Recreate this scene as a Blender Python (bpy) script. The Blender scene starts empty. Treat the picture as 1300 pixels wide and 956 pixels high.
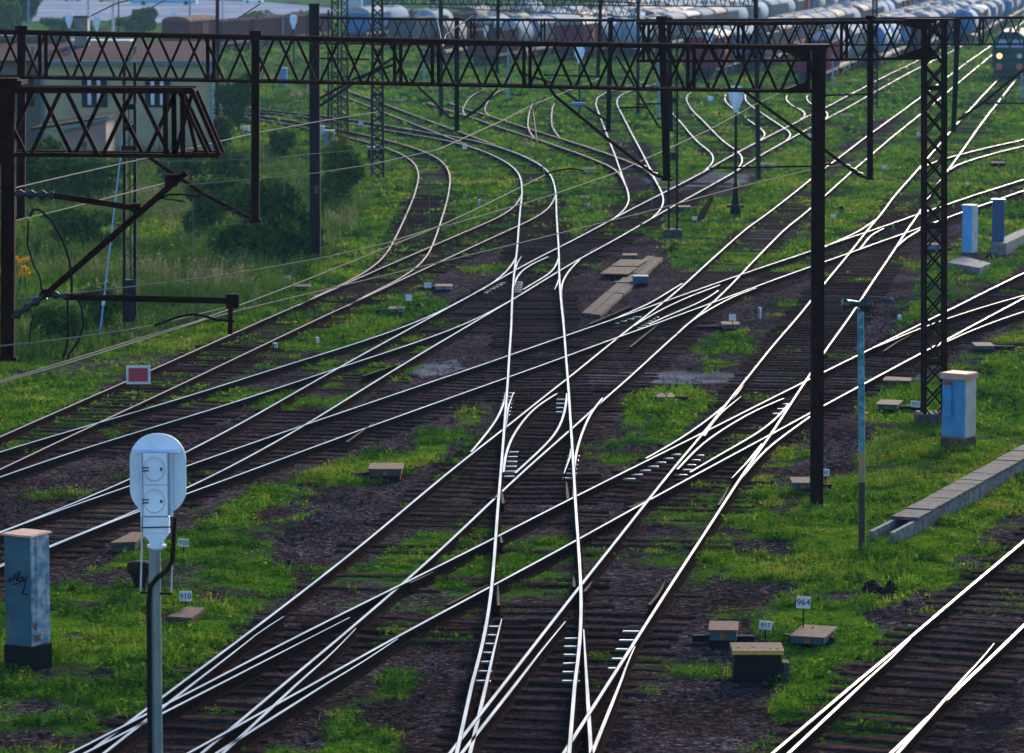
import bpy, math, random
import numpy as np
from mathutils import Vector, Matrix
random.seed(7); RNG = np.random.default_rng(7)
C = bpy.context.scene.collection
PI = math.pi
R = math.radians
# ------------------------------------------------------------------ camera, sky, sun, exposure
F, YH, HC = 4500.0, -60.0, 10.86            # focal length in photo pixels, horizon row, camera height
PITCH = math.atan((434 - YH) / F)
cam = bpy.data.objects.new('camera', bpy.data.cameras.new('camera')); C.objects.link(cam)
cam.location = (0, 0, HC); cam.rotation_euler = (PI / 2 - PITCH, 0, 0)
cam.data.sensor_width = 36; cam.data.lens = F / 1300 * 36
cam.data.shift_y = -44 / 1300
cam.data.dof.use_dof = True; cam.data.dof.focus_distance = 64; cam.data.dof.aperture_fstop = 3.0
cam.data.clip_start = 1; cam.data.clip_end = 6000
S = bpy.context.scene; S.camera = cam
W = bpy.data.worlds.new('World'); S.world = W; W.use_nodes = True
nt = W.node_tree; bg = nt.nodes['Background']
sky = nt.nodes.new('ShaderNodeTexSky'); sky.sky_type = 'NISHITA'; sky.sun_disc = False
SUN_EL, SUN_AZ = R(19), R(18)               # azimuth clockwise from +Y (the view direction): ahead, to the right
sky.sun_elevation = SUN_EL; sky.sun_rotation = SUN_AZ
sky.air_density = 1.0; sky.dust_density = 0.3; sky.ozone_density = 4.0
nt.links.new(sky.outputs['Color'], bg.inputs['Color']); bg.inputs['Strength'].default_value = 0.12
sl = bpy.data.lights.new('sun', 'SUN'); sl.energy = 3.4; sl.angle = R(20); sl.color = (1, .88, .69)
so = bpy.data.objects.new('sun', sl); C.objects.link(so)
sd = Vector((math.sin(SUN_AZ) * math.cos(SUN_EL), math.cos(SUN_AZ) * math.cos(SUN_EL), math.sin(SUN_EL)))
so.rotation_euler = (-sd).to_track_quat('-Z', 'Y').to_euler(); so.location = sd * 100
vs = S.view_settings; vs.view_transform = 'Standard'; vs.look = 'None'; vs.exposure = 1.4; vs.gamma = 1; vs.use_curve_mapping = False

# ------------------------------------------------------------------ helpers
SP, CP = math.sin(PITCH), math.cos(PITCH)
def ray(x, y):
    u, v = (x - 650) / F, (y - 434) / F
    return u, CP - v * SP, -v * CP - SP
def G(x, y, z=0.0):                          # photo point -> world point on the plane of height z
    u, d, w = ray(x, y); t = (z - HC) / w
    return Vector((u * t, d * t, z))
def AT(x, y, Y):                             # photo point -> world point at distance Y
    u, d, w = ray(x, y); t = Y / d
    return Vector((u * t, Y, HC + w * t))
def KY(y): return (y - YH) / HC              # pixels per metre of something standing at row y
def proj(X, Y, Z):
    dz = Z - HC; d = Y * CP - dz * SP; v = -(Y * SP + dz * CP) / d
    return 650 + F * X / d, 434 + F * v

def mat(name, col, rough=.7, metal=0, col2=None, scale=6, bump=0, bscale=None, emit=None, es=0, rnd=0, spec=None, detail=4):
    m = bpy.data.materials.new(name); m.use_nodes = True
    n = m.node_tree; b = n.nodes['Principled BSDF']
    b.inputs['Base Color'].default_value = (*col, 1); b.inputs['Roughness'].default_value = rough; b.inputs['Metallic'].default_value = metal
    if spec is not None: b.inputs['Specular IOR Level'].default_value = spec
    tc = n.nodes.new('ShaderNodeNewGeometry')
    src = None
    if col2:
        no = n.nodes.new('ShaderNodeTexNoise'); no.inputs['Scale'].default_value = scale; no.inputs['Detail'].default_value = detail
        n.links.new(tc.outputs['Position'], no.inputs['Vector'])
        rp = n.nodes.new('ShaderNodeValToRGB'); rp.color_ramp.elements[0].position = .38; rp.color_ramp.elements[1].position = .64
        rp.color_ramp.elements[0].color = (*col, 1); rp.color_ramp.elements[1].color = (*col2, 1)
        n.links.new(no.outputs['Fac'], rp.inputs['Fac']); src = rp.outputs['Color']
    if rnd:
        oi = n.nodes.new('ShaderNodeObjectInfo'); hs = n.nodes.new('ShaderNodeHueSaturation')
        mr = n.nodes.new('ShaderNodeMapRange'); mr.inputs['To Min'].default_value = 1 - rnd; mr.inputs['To Max'].default_value = 1 + rnd
        n.links.new(oi.outputs['Random'], mr.inputs['Value']); n.links.new(mr.outputs['Result'], hs.inputs['Value'])
        if src: n.links.new(src, hs.inputs['Color'])
        else: hs.inputs['Color'].default_value = (*col, 1)
        src = hs.outputs['Color']
    if src: n.links.new(src, b.inputs['Base Color'])
    if bump:
        nb = n.nodes.new('ShaderNodeTexNoise'); nb.inputs['Scale'].default_value = bscale or scale * 3; nb.inputs['Detail'].default_value = 3
        n.links.new(tc.outputs['Position'], nb.inputs['Vector'])
        bp = n.nodes.new('ShaderNodeBump'); bp.inputs['Strength'].default_value = bump; bp.inputs['Distance'].default_value = .03
        n.links.new(nb.outputs['Fac'], bp.inputs['Height']); n.links.new(bp.outputs['Normal'], b.inputs['Normal'])
    if emit:
        b.inputs['Emission Color'].default_value = (*emit, 1); b.inputs['Emission Strength'].default_value = es
    return m

class MB:
    """collects boxes, tubes and plates and links them as one mesh object"""
    def __init__(s): s.v = []; s.f = []; s.m = []; s.sm = []
    def add(s, vs_, fs, m=0, smooth=False):
        o = len(s.v); s.v += [tuple(p) for p in vs_]
        for f in fs: s.f.append(tuple(i + o for i in f)); s.m.append(m); s.sm.append(smooth)
        return s
    def box(s, c, d, rz=0, m=0, M=None):
        x, y, z = d[0] / 2, d[1] / 2, d[2] / 2
        P = [Vector((a * x, b * y, e * z)) for e in (-1, 1) for b in (-1, 1) for a in (-1, 1)]
        T = M if M is not None else Matrix.Rotation(rz, 3, 'Z')
        c = Vector(c)
        return s.add([T @ p + c for p in P], [(0, 2, 3, 1), (4, 5, 7, 6), (0, 1, 5, 4), (2, 6, 7, 3), (0, 4, 6, 2), (1, 3, 7, 5)], m)
    def bbox(s, c, d, bev=.02, rz=0, m=0):   # box with chamfered vertical and top edges
        x, y, z = d[0] / 2, d[1] / 2, d[2] / 2; b = bev
        ring = lambda k: [(x - k, y - k - b), (x - k - b, y - k), (-x + k + b, y - k), (-x + k, y - k - b), (-x + k, -y + k + b), (-x + k + b, -y + k), (x - k - b, -y + k), (x - k, -y + k + b)]
        lv = [(-z, 0), (z - b, 0), (z, b)]
        T = Matrix.Rotation(rz, 3, 'Z'); c = Vector(c); V = []; Fc = []
        for h, k in lv: V += [T @ Vector((px, py, h)) + c for px, py in ring(k)]
        for l in range(2):
            for i in range(8): j = (i + 1) % 8; Fc.append((l * 8 + i, l * 8 + j, l * 8 + 8 + j, l * 8 + 8 + i))
        Fc.append(tuple(range(16, 24))); Fc.append(tuple(range(7, -1, -1)))
        return s.add(V, Fc, m)
    def bar(s, a, b, w, h=None, m=0, up=(0, 0, 1)):   # rectangular bar from a to b
        a, b = Vector(a), Vector(b); d = b - a; L = d.length
        if L < 1e-6: return s
        d /= L; u = Vector(up); sx = d.cross(u)
        if sx.length < .05: sx = d.cross(Vector((0, 1, 0)))
        sx.normalize(); uz = sx.cross(d); h = h or w
        P = []
        for q in (a, b):
            for i, j in ((-1, -1), (1, -1), (1, 1), (-1, 1)): P.append(q + sx * (i * w / 2) + uz * (j * h / 2))
        return s.add(P, [(0, 1, 2, 3), (7, 6, 5, 4), (0, 4, 5, 1), (1, 5, 6, 2), (2, 6, 7, 3), (3, 7, 4, 0)], m)
    def tube(s, pts, r, n=8, m=0, cap=True, smooth=True):
        pts = [Vector(p) for p in pts]; k = len(pts); rs = r if isinstance(r, (list, tuple)) else [r] * k
        V = []; prev = None
        for i, p in enumerate(pts):
            t = (pts[min(i + 1, k - 1)] - pts[max(i - 1, 0)])
            t = t.normalized() if t.length > 1e-9 else Vector((0, 0, 1))
            if prev is None:
                x = t.cross(Vector((0, 0, 1)));
                if x.length < .05: x = t.cross(Vector((0, 1, 0)))
            else: x = prev - t * prev.dot(t)
            x.normalize(); prev = x; y = t.cross(x)
            for j in range(n): a = 2 * PI * j / n; V.append(p + (x * math.cos(a) + y * math.sin(a)) * rs[i])
        Fc = [(i * n + j, i * n + (j + 1) % n, (i + 1) * n + (j + 1) % n, (i + 1) * n + j) for i in range(k - 1) for j in range(n)]
        s.add(V, Fc, m, smooth)
        if cap: s.add([V[j] for j in range(n)], [tuple(range(n - 1, -1, -1))], m); s.add([V[(k - 1) * n + j] for j in range(n)], [tuple(range(n))], m)
        return s
    def cyl(s, c, r, h, n=16, m=0, r2=None):
        c = Vector(c); return s.tube([c, c + Vector((0, 0, h))], [r, r if r2 is None else r2], n, m)
    def ext(s, prof, o, ux, uy, uz, depth, m=0):     # polygon prof in (ux,uy) at o, extruded along uz
        o, ux, uy, uz = Vector(o), Vector(ux), Vector(uy), Vector(uz); k = len(prof)
        A = [o + ux * x + uy * y for x, y in prof]; B = [p + uz * depth for p in A]
        return s.add(A + B, [tuple(range(k - 1, -1, -1)), tuple(range(k, 2 * k))] + [(i, (i + 1) % k, k + (i + 1) % k, k + i) for i in range(k)], m)
    def mesh(s, name, mats):
        me = bpy.data.meshes.new(name); me.from_pydata(s.v, [], s.f)
        for m in (mats if isinstance(mats, (list, tuple)) else [mats]): me.materials.append(m)
        me.polygons.foreach_set('material_index', s.m); me.polygons.foreach_set('use_smooth', s.sm); me.update()
        return me
    def build(s, name, mats, parent=None, world=True, label=None):
        me = s.mesh(name, mats)
        if parent is not None and world:
            me.transform(Matrix.Translation(-parent.location) if parent.rotation_euler.z == 0 else (Matrix.Translation(parent.location) @ Matrix.Rotation(parent.rotation_euler.z, 4, 'Z')).inverted())
        o = bpy.data.objects.new(name, me); C.objects.link(o); o.parent = parent
        if label: o['label'] = label
        return o
def wl(o):                                    # world location of a part or sub-part (parents are never rotated when this is used)
    return o.location if o.parent is None else o.location + wl(o.parent)
def thing(name, label, cat, loc=(0, 0, 0), rz=0, group=None):
    o = bpy.data.objects.new(name, None); C.objects.link(o); o.location = loc; o.rotation_euler = (0, 0, rz); o.empty_display_size = .3
    o['label'] = label; o['category'] = cat
    if group: o['group'] = group
    return o
def tag(o, label, cat, group=None):
    o['label'] = label; o['category'] = cat
    if group: o['group'] = group
    return o
def sub(mb, name, mats, part, label=None):    # a sub-part: its mesh is in world coordinates, its parent part sits at its thing's origin
    o = mb.build(name, mats, None); root = part.parent
    o.data.transform(Matrix.Translation(-root.location)); o.parent = part
    if label: o['label'] = label
    return o
def copy_tree(o, parent=None):
    c = o.copy(); C.objects.link(c); c.parent = parent
    for ch in list(o.children): copy_tree(ch, c)
    return c

# value noise for masks
_T = RNG.random((512, 512))
def vnoise(x, y, sc):
    x = np.asarray(x) * sc + 100.3; y = np.asarray(y) * sc + 57.7
    xi = np.floor(x).astype(int); yi = np.floor(y).astype(int); fx = x - xi; fy = y - yi
    fx = fx * fx * (3 - 2 * fx); fy = fy * fy * (3 - 2 * fy)
    g = lambda a, b: _T[a % 512, b % 512]
    return (g(xi, yi) * (1 - fx) + g(xi + 1, yi) * fx) * (1 - fy) + (g(xi, yi + 1) * (1 - fx) + g(xi + 1, yi + 1) * fx) * fy
def fbm(x, y, sc): return .55 * vnoise(x, y, sc) + .3 * vnoise(x, y, sc * 2.3) + .15 * vnoise(x, y, sc * 5.1)
def inpoly(px, py, poly):
    c = np.zeros(px.shape, bool); n = len(poly)
    for i in range(n):
        x1, y1 = poly[i]; x2, y2 = poly[i - 1]
        if y1 == y2: continue
        hit = ((y1 > py) != (y2 > py)) & (px < (x2 - x1) * (py - y1) / (y2 - y1) + x1)
        c ^= hit
    return c

# ------------------------------------------------------------------ materials
M_polish = mat('polished_rail_head', (.14, .110, .092), .33, 1.0, (.32, .255, .215), .7)
M_dullhead = mat('half_rusty_rail_head', (.17, .095, .09), .55, .3)
M_rail = mat('rusty_rail_side', (.012, .007, .0065), .9, 0, (.024, .012, .0095), 9, spec=0)
M_sleeper = mat('tarred_timber', (.020, .0115, .0105), 1.0, 0, (.049, .030, .0265), 11, .35, 40, rnd=.5, spec=0)
M_steel = mat('dark_rusty_steel', (.0075, .0026, .0026), .9, 0, (.017, .0052, .0045), 5, .15, 30, spec=.02)
M_steel2 = mat('dark_grey_steel', (.005, .005, .009), .85, 0, (.009, .007, .010), 5, spec=.03)
M_blue = mat('blue_grey_paint', (.05, .17, .33), .55, 0, (.04, .125, .25), 3)
M_palegrey = mat('pale_grey_paint', (.42, .47, .53), .55, 0, (.33, .36, .40), 4)
M_white = mat('sky_tinted_white_paint', (.56, .67, .82), .6, 0, (.43, .53, .68), 2.2, detail=7, spec=.2)  # weathered white paint with the blue of the sky light mixed into its colour
M_whitep = mat('white_plate', (.50, .53, .58), .7, 0, (.40, .42, .46), 9, spec=.1)
M_black = mat('black_rubber', (.0045, .0045, .0055), .8, spec=.1)
M_rustlid = mat('rusty_lid', (.075, .038, .030), .9, 0, (.115, .062, .048), 14, .3, 50, spec=.1)
M_rust = mat('orange_rust', (.20, .075, .03), .85, 0, (.11, .045, .025), 16)
M_conc = mat('weathered_concrete', (.085, .085, .09), .95, 0, (.17, .175, .19), 5, .4, 30, spec=.1)
M_concdark = mat('dark_concrete', (.035, .033, .038), .95, 0, (.065, .06, .066), 7, .3, 30, spec=.1)
M_plank = mat('grey_brown_planks', (.078, .054, .050), .95, 0, (.045, .032, .031), 8, .4, 30, spec=.05)
M_red = mat('crimson_sign_paint', (.28, .012, .04), .5, 0, (.22, .012, .035), 12)
M_wire = mat('weathered_wire', (.12, .108, .10), .9, 0, spec=.1)
M_ins = mat('dark_insulator_glaze', (.010, .012, .020), .5, spec=.25)
M_glass = mat('dark_glass', (.02, .03, .045), .15)
M_turq = mat('turquoise_pole_paint', (.025, .11, .14), .7, 0, (.11, .24, .32), 9, spec=.2)
M_yel = mat('yellow_edge', (.42, .27, .04), .6, 0, (.3, .16, .03), 15)

# ------------------------------------------------------------------ tracks (traced rails; each pair becomes one track of fixed gauge)
RT = .19
TR = {}
TR['P'] = ([(230,867),(320,797),(418,726),(488,669),(520,642),(570,600),(598,574),(640,546),(686,506),(716,486),(780,432),(810,408),(836,388),(870,362),(900,332),(948,289),(970,276),(1000,252),(1048,213),(1066,200),(1100,174),(1150,137),(1182,114),(1200,100),(1255,60)],
 [(362,867),(434,812),(508,744),(579,680),(634,624),(720,550),(754,518),(798,479),(836,444),(906,384),(940,348),(972,316),(997,290),(1016,274),(1047,248),(1060,236),(1084,215),(1130,175),(1152,158),(1180,136),(1222,100),(1258,70)])
TR['L'] = ([(0,555),(40,537),(90,516),(160,484),(191,470),(260,439),(336,404),(420,369),(450,355),(520,325),(600,289),(616,284),(632,277),(648,268),(658,258),(663,245)],
 [(0,596),(60,568),(120,538),(200,502),(260,474),(340,436),(420,399),(480,370),(520,350),(570,327),(608,310),(650,291),(684,274),(698,264),(705,250)])
TR['M'] = ([(0,574),(120,538),(180,521),(260,497),(312,480),(380,456),(440,438),(520,412),(550,400),(604,372)],[(0,606),(60,583),(120,564),(180,547),(260,524),(320,504),(360,490),(392,480),(460,460),(520,441),(560,426),(596,412),(648,383)])
TR['D'] = ([(0,676),(60,652),(120,630),(164,611),(234,576),(260,562),(320,530),(360,507),(407,480),(460,448),(520,417),(550,400),(604,372),(630,356),(656,342),(680,327),(706,316),(758,290),(790,272),(838,248),(896,217),(928,198),(960,181),(992,164),(1030,145),(1048,137),(1072,124),(1139,89)],
 [(0,718),(62,696),(128,669),(174,650),(236,622),(310,585),(366,554),(396,536),(450,501),(484,480),(520,460),(570,430),(596,414),(648,383),(704,348),(736,330),(780,305),(806,289),(836,272),(860,258),(932,219),(964,198),(1006,175),(1031,162),(1066,142),(1098,124),(1140,100),(1181,79)])
TR['N'] = ([(12,669),(100,638),(165,618),(236,593),(260,584),(320,562),(372,547),(440,522),(520,495),(562,480),(648,452),(712,428),(780,405),(806,394),(848,381),(900,364),(940,349),(980,335),(1030,319),(1046,314),(1096,296),(1144,279),(1204,259),(1240,247),(1300,228)],
 [(62,696),(128,669),(172,651),(236,629),(260,620),(320,598),(388,572),(440,551),(520,524),(580,502),(644,480),(680,468),(714,454),(760,437),(814,419),(850,406),(890,392),(940,371),(974,358),(1030,339),(1080,321),(1120,305),(1172,290),(1204,276),(1258,257),(1300,241)])
TR['R'] = ([(266,867),(320,838),(498,749),(631,686),(650,671),(724,633),(780,607),(820,586),(866,564),(894,551),(924,535),(960,515),(1014,490),(1046,473),(1096,448),(1140,426),(1180,407),(1210,392),(1260,366),(1300,347)],
 [(400,867),(495,812),(553,782),(634,740),(680,714),(729,687),(764,670),(828,634),(880,606),(920,583),(972,555),(1029,525),(1084,495),(1112,479),(1176,446),(1200,434),(1240,410),(1300,379)])
TR['B'] = ([(642,867),(730,754),(780,695),(796,669),(828,634),(848,606),(870,582),(894,554),(916,524),(948,479),(980,438),(1006,412),(1046,361),(1080,322),(1102,290),(1114,278),(1134,250),(1156,226),(1180,198),(1200,176),(1220,152),(1246,123),(1268,100)],
 [(774,867),(823,790),(848,746),(900,669),(950,586),(968,564),(980,548),(1000,516),(1028,480),(1060,430),(1084,396),(1094,380),(1130,324),(1155,289),(1168,270),(1180,249),(1206,214),(1220,194),(1240,164),(1263,135),(1291,100)])
TR['A'] = ([(600,867),(616,805),(622,772),(626,741),(630,670),(635,616),(638,584),(641,546),(646,479),(648,446),(650,410),(650,382),(652,348),(657,318),(658,290),(660,264),(663,250),(663,232),(658,218),(640,204),(616,193),(576,180),(546,175),(520,171),(486,165),(438,156),(392,150),(330,143),(282,138)],
 [(734,867),(741,805),(739,762),(734,686),(730,640),(728,600),(724,545),(720,480),(717,452),(716,420),(712,384),(710,340),(709,316),(708,289),(706,248),(702,228),(696,218),(686,209),(660,196),(632,186),(612,181),(580,174),(550,169),(520,164),(486,158),(436,149),(408,146),(392,144),(330,138),(282,134)])
TR['S'] = ([(1120,443),(1136,430),(1154,422),(1180,412),(1200,406),(1240,392),(1300,376)],[(1176,446),(1206,430),(1240,418),(1300,396)])
TR['Gx'] = ([(1168,212),(1184,205),(1220,195),(1260,186),(1300,177)],[(1206,215),(1216,209),(1260,195),(1300,185)])
TR['K'] = ([(392,376),(430,364),(456,351),(476,338),(488,326),(496,312),(508,290),(520,263),(526,248),(531,230),(532,220),(528,209),(520,201),(498,190),(470,180),(438,172),(392,162),(340,154)],
 [(440,389),(480,370),(520,347),(532,338),(542,328),(550,313),(556,293),(564,268),(570,246),(572,228),(570,216),(560,203),(542,193),(520,186),(472,174),(438,166),(392,156),(340,148)])
TR['C'] = ([(780,277),(792,268),(798,258),(799,248),(794,234),(788,218),(780,193),(772,174),(762,148),(756,132),(758,124),(770,117),(800,108)],
 [(834,273),(842,264),(844,254),(840,244),(832,228),(820,204),(804,174),(790,146),(783,133),(784,124),(795,117),(840,104)])
TR['E'] = ([(898,214),(904,209),(906,200),(902,193),(884,180),(872,164),(860,150),(852,138),(848,126),(852,118)],[(934,216),(942,210),(944,202),(940,194),(932,189),(920,180),(904,166),(892,153),(878,142),(869,130),(868,124),(872,118)])
TR['H'] = ([(964,179),(970,175),(972,170),(968,164),(960,160),(940,145),(930,138),(922,130),(920,126),(922,121)],[(1002,176),(1006,172),(1002,167),(992,160),(965,142),(950,132),(945,126),(946,120)])
TR['J'] = ([(1016,152),(1022,149),(1024,145),(1018,140),(1004,134),(997,126),(1000,121)],[(1048,151),(1052,147),(1049,141),(1032,133),(1025,128),(1023,122)])
TR['T'] = ([(562,138),(600,149),(632,160),(660,170),(700,183),(742,198),(780,214),(788,222),(794,236)],[(568,130),(590,138),(616,146),(640,154),(664,162),(706,174),(740,185),(780,198),(806,208),(824,217),(834,232)])
TR['U'] = ([(436,122),(472,136),(486,142),(520,155),(546,165),(566,173),(590,183)],[(438,114),(470,126),(516,143),(529,148),(560,160),(586,169),(628,184)])
TR['X'] = ([(678,175),(672,168),(669,160),(671,148),(674,134)],[(708,173),(702,162),(700,150),(701,140),(704,132)])
TR['Z'] = ([(588,145),(587,138),(592,130),(596,122),(600,118),(618,113)],[(624,148),(618,145),(615,140),(618,132),(621,125),(636,117)])
TR['Q'] = ([(1096,859),(1158,808),(1200,769),(1250,730),(1300,687)],[(1240,859),(1270,826),(1300,794)])
TLAB = {'P':'track that runs straight from lower left to far upper right across both slip crossings',
 'L':'dull rusty track through grass at the left, passing behind the red sign board',
 'M':'bright track branching leftwards from the upper slip crossing towards the left edge',
 'D':'bright track from behind the signal back past the plank walkway to the far wagons',
 'N':'bright track sweeping from the left cabinet across to the two tall blue cabinets',
 'R':'bright track from bottom left rising to the right edge beside the lattice tower',
 'B':'bright track leading from bottom centre up to the green locomotive',
 'A':'bright track running straight up the middle, then curving away left behind the tall dark mast',
 'S':'thin rusty branch track joining the bright track beside the lattice tower',
 'Gx':'pale branch track curving off to the right edge below the green locomotive',
 'K':'single track curving through grass behind the thick dark mast',
 'C':'winding track that comes down between the two thick drop posts in the middle',
 'E':'winding bright track just left of the white backed signal on its post',
 'H':'winding bright track passing directly behind the white backed signal',
 'J':'short winding track in the grass to the left of the thick right hand mast',
 'T':'pale track slanting from the upper left into the winding middle track',
 'U':'pale track slanting past the lattice mast into the long left curve',
 'X':'thin pale track with a tight bend under the hanging wires',
 'Z':'short pale track with a sharp bend just right of the thin far drop post',
 'Q':'yellowish bright track with wet timbers at the lower right corner'}
DULL = {'L', 'S', 'K', 'T', 'U', 'X', 'Z'}
def resample(P, step):
    P = np.asarray(P, float); d = np.r_[0, np.cumsum(np.linalg.norm(np.diff(P, axis=0), axis=1))]
    n = max(3, int(d[-1] / step)); t = np.linspace(0, d[-1], n + 1)
    return np.stack([np.interp(t, d, P[:, k]) for k in range(P.shape[1])], 1)
def smooth(P, sig):
    n = len(P); w = max(1, int(sig * 2.5)); k = np.exp(-.5 * (np.arange(-w, w + 1) / sig) ** 2); k /= k.sum()
    a = 2 * P[0] - P[w:0:-1] if n > w else np.repeat(P[:1], w, 0); b = 2 * P[-1] - P[-2:-w - 2:-1] if n > w else np.repeat(P[-1:], w, 0)
    Q = np.vstack([a, P, b])
    return np.stack([np.convolve(Q[:, j], k, 'valid') for j in range(P.shape[1])], 1)
def normals(P):
    t = np.gradient(P, axis=0); t /= np.linalg.norm(t, axis=1)[:, None] + 1e-9
    return t, np.stack([t[:, 1], -t[:, 0]], 1)
def gl(pts, z=RT): return np.array([G(x, y, z)[:2] for x, y in pts])
def extend(P, a, b):
    if a: d = P[0] - P[min(6, len(P) - 1)]; d /= np.linalg.norm(d); P = np.vstack([P[0] + d * np.arange(a, 0, -1)[:, None], P])
    if b: d = P[-1] - P[-min(7, len(P))]; d /= np.linalg.norm(d); P = np.vstack([P, P[-1] + d * np.arange(1, b + 1)[:, None]])
    return P
GA = .7525
def centre(l, r):
    l = resample(gl(l), 1.0); r = resample(gl(r), 1.0)
    l = smooth(l, 2.2); r = smooth(r, 2.2)
    _, nl = normals(l); _, nr = normals(r)
    # the right rail lies on the side of the normal that brings the two closer
    mid = r[len(r) // 2]; i = np.argmin(np.linalg.norm(l - mid, axis=1)); sg = np.sign(np.dot(mid - l[i], nl[i])) or 1
    ml = l + nl * GA * sg; mr = r - nr * GA * sg
    out = []
    dist = np.linalg.norm(ml[:, None] - mr[None], axis=2)
    js = dist.argmin(1)
    used = np.zeros(len(mr), bool)
    for i, j in enumerate(js):
        if dist[i, j] < 1.3 and 0 < j < len(mr) - 1:
            out.append((ml[i] + mr[j]) / 2)
        else: out.append(ml[i])
    # parts of the right rail beyond either end of the left rail
    t0 = ml[0] - ml[3]; t1 = ml[-1] - ml[-4]
    pre = [m for m in mr if np.dot(m - ml[0], t0) > .5 and np.linalg.norm(m - ml[0]) < 40 and np.argmin(np.linalg.norm(ml - m, axis=1)) == 0]
    post = [m for m in mr if np.dot(m - ml[-1], t1) > .5 and np.argmin(np.linalg.norm(ml - m, axis=1)) == len(ml) - 1]
    return smooth(resample(np.array(pre + out + post), 1.0), 2.0)
RAILP = [(-.075, -.19), (-.075, -.178), (-.012, -.15), (-.012, -.05), (-.037, -.035), (-.037, -.006), (-.025, 0), (.025, 0), (.037, -.006), (.037, -.035), (.012, -.05), (.012, -.15), (.075, -.178), (.075, -.19)]
def rail_mesh(P, z=RT, bright=True, taper=False):
    P = resample(P, .8); _, n = normals(P); mb = MB(); k = len(RAILP); V = []; N = len(P)
    for i in range(N):
        s_ = 1.0
        if taper: s_ = .35 + .65 * min(1, i / (N * .5))
        for a, b in RAILP: V.append((P[i, 0] + n[i, 0] * a * s_, P[i, 1] + n[i, 1] * a * s_, z + b))
    fs_t, fs_s = [], []
    for i in range(N - 1):
        for j in range(k):
            q = (i * k + j, (i + 1) * k + j, (i + 1) * k + (j + 1) % k, i * k + (j + 1) % k)
            (fs_t if j == 6 else fs_s).append(q)
    fs_s.append(tuple(range(k))); fs_s.append(tuple((N - 1) * k + j for j in range(k - 1, -1, -1)))
    mb.add(V, fs_t, 0); mb.f += fs_s; mb.m += [1] * len(fs_s); mb.sm += [False] * len(fs_s)
    return mb
DARK = [([(0,590),(120,560),(200,540),(300,512),(360,515),(330,545),(420,530),(480,500),(560,445),(600,440),(640,445),(640,520),(600,560),(560,590),(470,570),(400,600),(330,625),(250,668),(130,715),(0,770),(-300,850),(-300,640)], .03),
 ([(351,684),(400,655),(470,620),(540,588),(600,572),(520,642),(430,718),(380,742),(335,718)], .06),
 ([(545,345),(660,300),(790,315),(830,300),(860,340),(1050,325),(1080,330),(1150,275),(1230,262),(1240,300),(1180,330),(1130,400),(1100,470),(1040,540),(930,560),(860,640),(740,660),(640,660),(560,640),(600,560),(640,500),(600,430),(560,425),(600,385),(545,375)], .06),
 ([(550,800),(640,775),(840,778),(960,790),(1000,868),(960,1000),(500,1000),(530,850)], .05),
 ([(240,868),(330,795),(450,775),(490,790),(430,868),(380,1000),(130,1000)], .05),
 ([(1085,868),(1150,800),(1250,785),(1310,805),(1400,1000),(1020,1000)], .03),
 ([(1085,780),(1150,765),(1220,695),(1300,645),(1400,600),(1400,690),(1300,700),(1200,765),(1130,810)], .3),
 ([(1095,475),(1180,405),(1300,335),(1400,300),(1400,400),(1300,405),(1240,450),(1150,462),(1110,492)], .05),
 ([(1035,530),(1085,515),(1112,555),(1085,595),(1040,620),(990,655),(955,640),(1000,590)], .15),
 ([(885,700),(930,685),(1000,690),(1030,720),(980,775),(900,770)], .3),
 ([(870,225),(985,213),(950,245),(870,265),(815,265)], .1), ([(775,175),(830,185),(845,235),(800,248),(765,215)], .2),
 ([(1040,205),(1110,152),(1150,150),(1100,192),(1060,222)], .3), ([(528,222),(568,215),(560,262),(515,300),(500,290)], .35),
 ([(930,310),(1000,280),(1030,290),(985,330),(930,335)], .25), ([(1090,330),(1180,300),(1180,345),(1110,470),(1060,470)], .15)]
GREEN = [([(250,506),(400,457),(520,433),(590,415),(560,455),(480,502),(400,527),(330,524),(300,512)], .72),
 ([(-200,900),(40,750),(150,715),(234,690),(312,667),(390,624),(460,603),(500,585),(560,550),(620,510),(606,545),(540,586),(470,618),(400,653),(351,683),(330,718),(372,742),(310,800),(235,868),(100,1000),(-200,1000)], .8),
 ([(420,745),(520,682),(640,640),(740,640),(900,640),(930,690),(880,772),(760,782),(660,778),(560,795),(520,778),(420,778)], .64),
 ([(790,500),(870,490),(905,510),(880,540),(860,572),(795,560)], .62), ([(880,440),(940,420),(960,450),(900,478)], .62),
 ([(530,542),(600,515),(605,545),(540,567)], .6), ([(850,330),(900,308),(960,318),(1035,328),(1035,345),(900,347)], .72),
 ([(640,470),(700,460),(710,500),(660,540)], .28), ([(760,560),(800,560),(800,600),(770,600)], .3),
 ([(600,345),(700,335),(700,345),(640,352)], .45)]
def GREENF(X, Y):
    px, py = proj(X, Y, 0.0); g = np.zeros(X.shape)
    for poly, v in GREEN: g[inpoly(px, py, poly)] = v
    return g
CEN = {}
SLM = []
for k in range(4):
    mb = MB(); L = 2.5 + .08 * k
    mb.bbox((0, 0, 0), (L, .24, .16), .02); SLM.append(mb.mesh('sleeper', M_sleeper))
def add_rail(P, parent, z=RT, bright=True, name='rail', taper=False):
    return rail_mesh(P, z, bright, taper).build(name, [M_polish if bright else (M_checkhead if name == 'check_rail' else M_dullhead), M_rail], parent)
M_checkhead = mat('rusty_check_rail', (.032, .019, .018), .9, 0, spec=.05)
TH = {}
EXT = {'P': (9, 420), 'L': (24, 0), 'M': (24, 0), 'D': (24, 420), 'N': (24, 45), 'R': (9, 45), 'B': (9, 260), 'A': (9, 40), 'S': (0, 40), 'Gx': (0, 60), 'K': (0, 30), 'Q': (9, 40)}
ZO = 0
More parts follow.
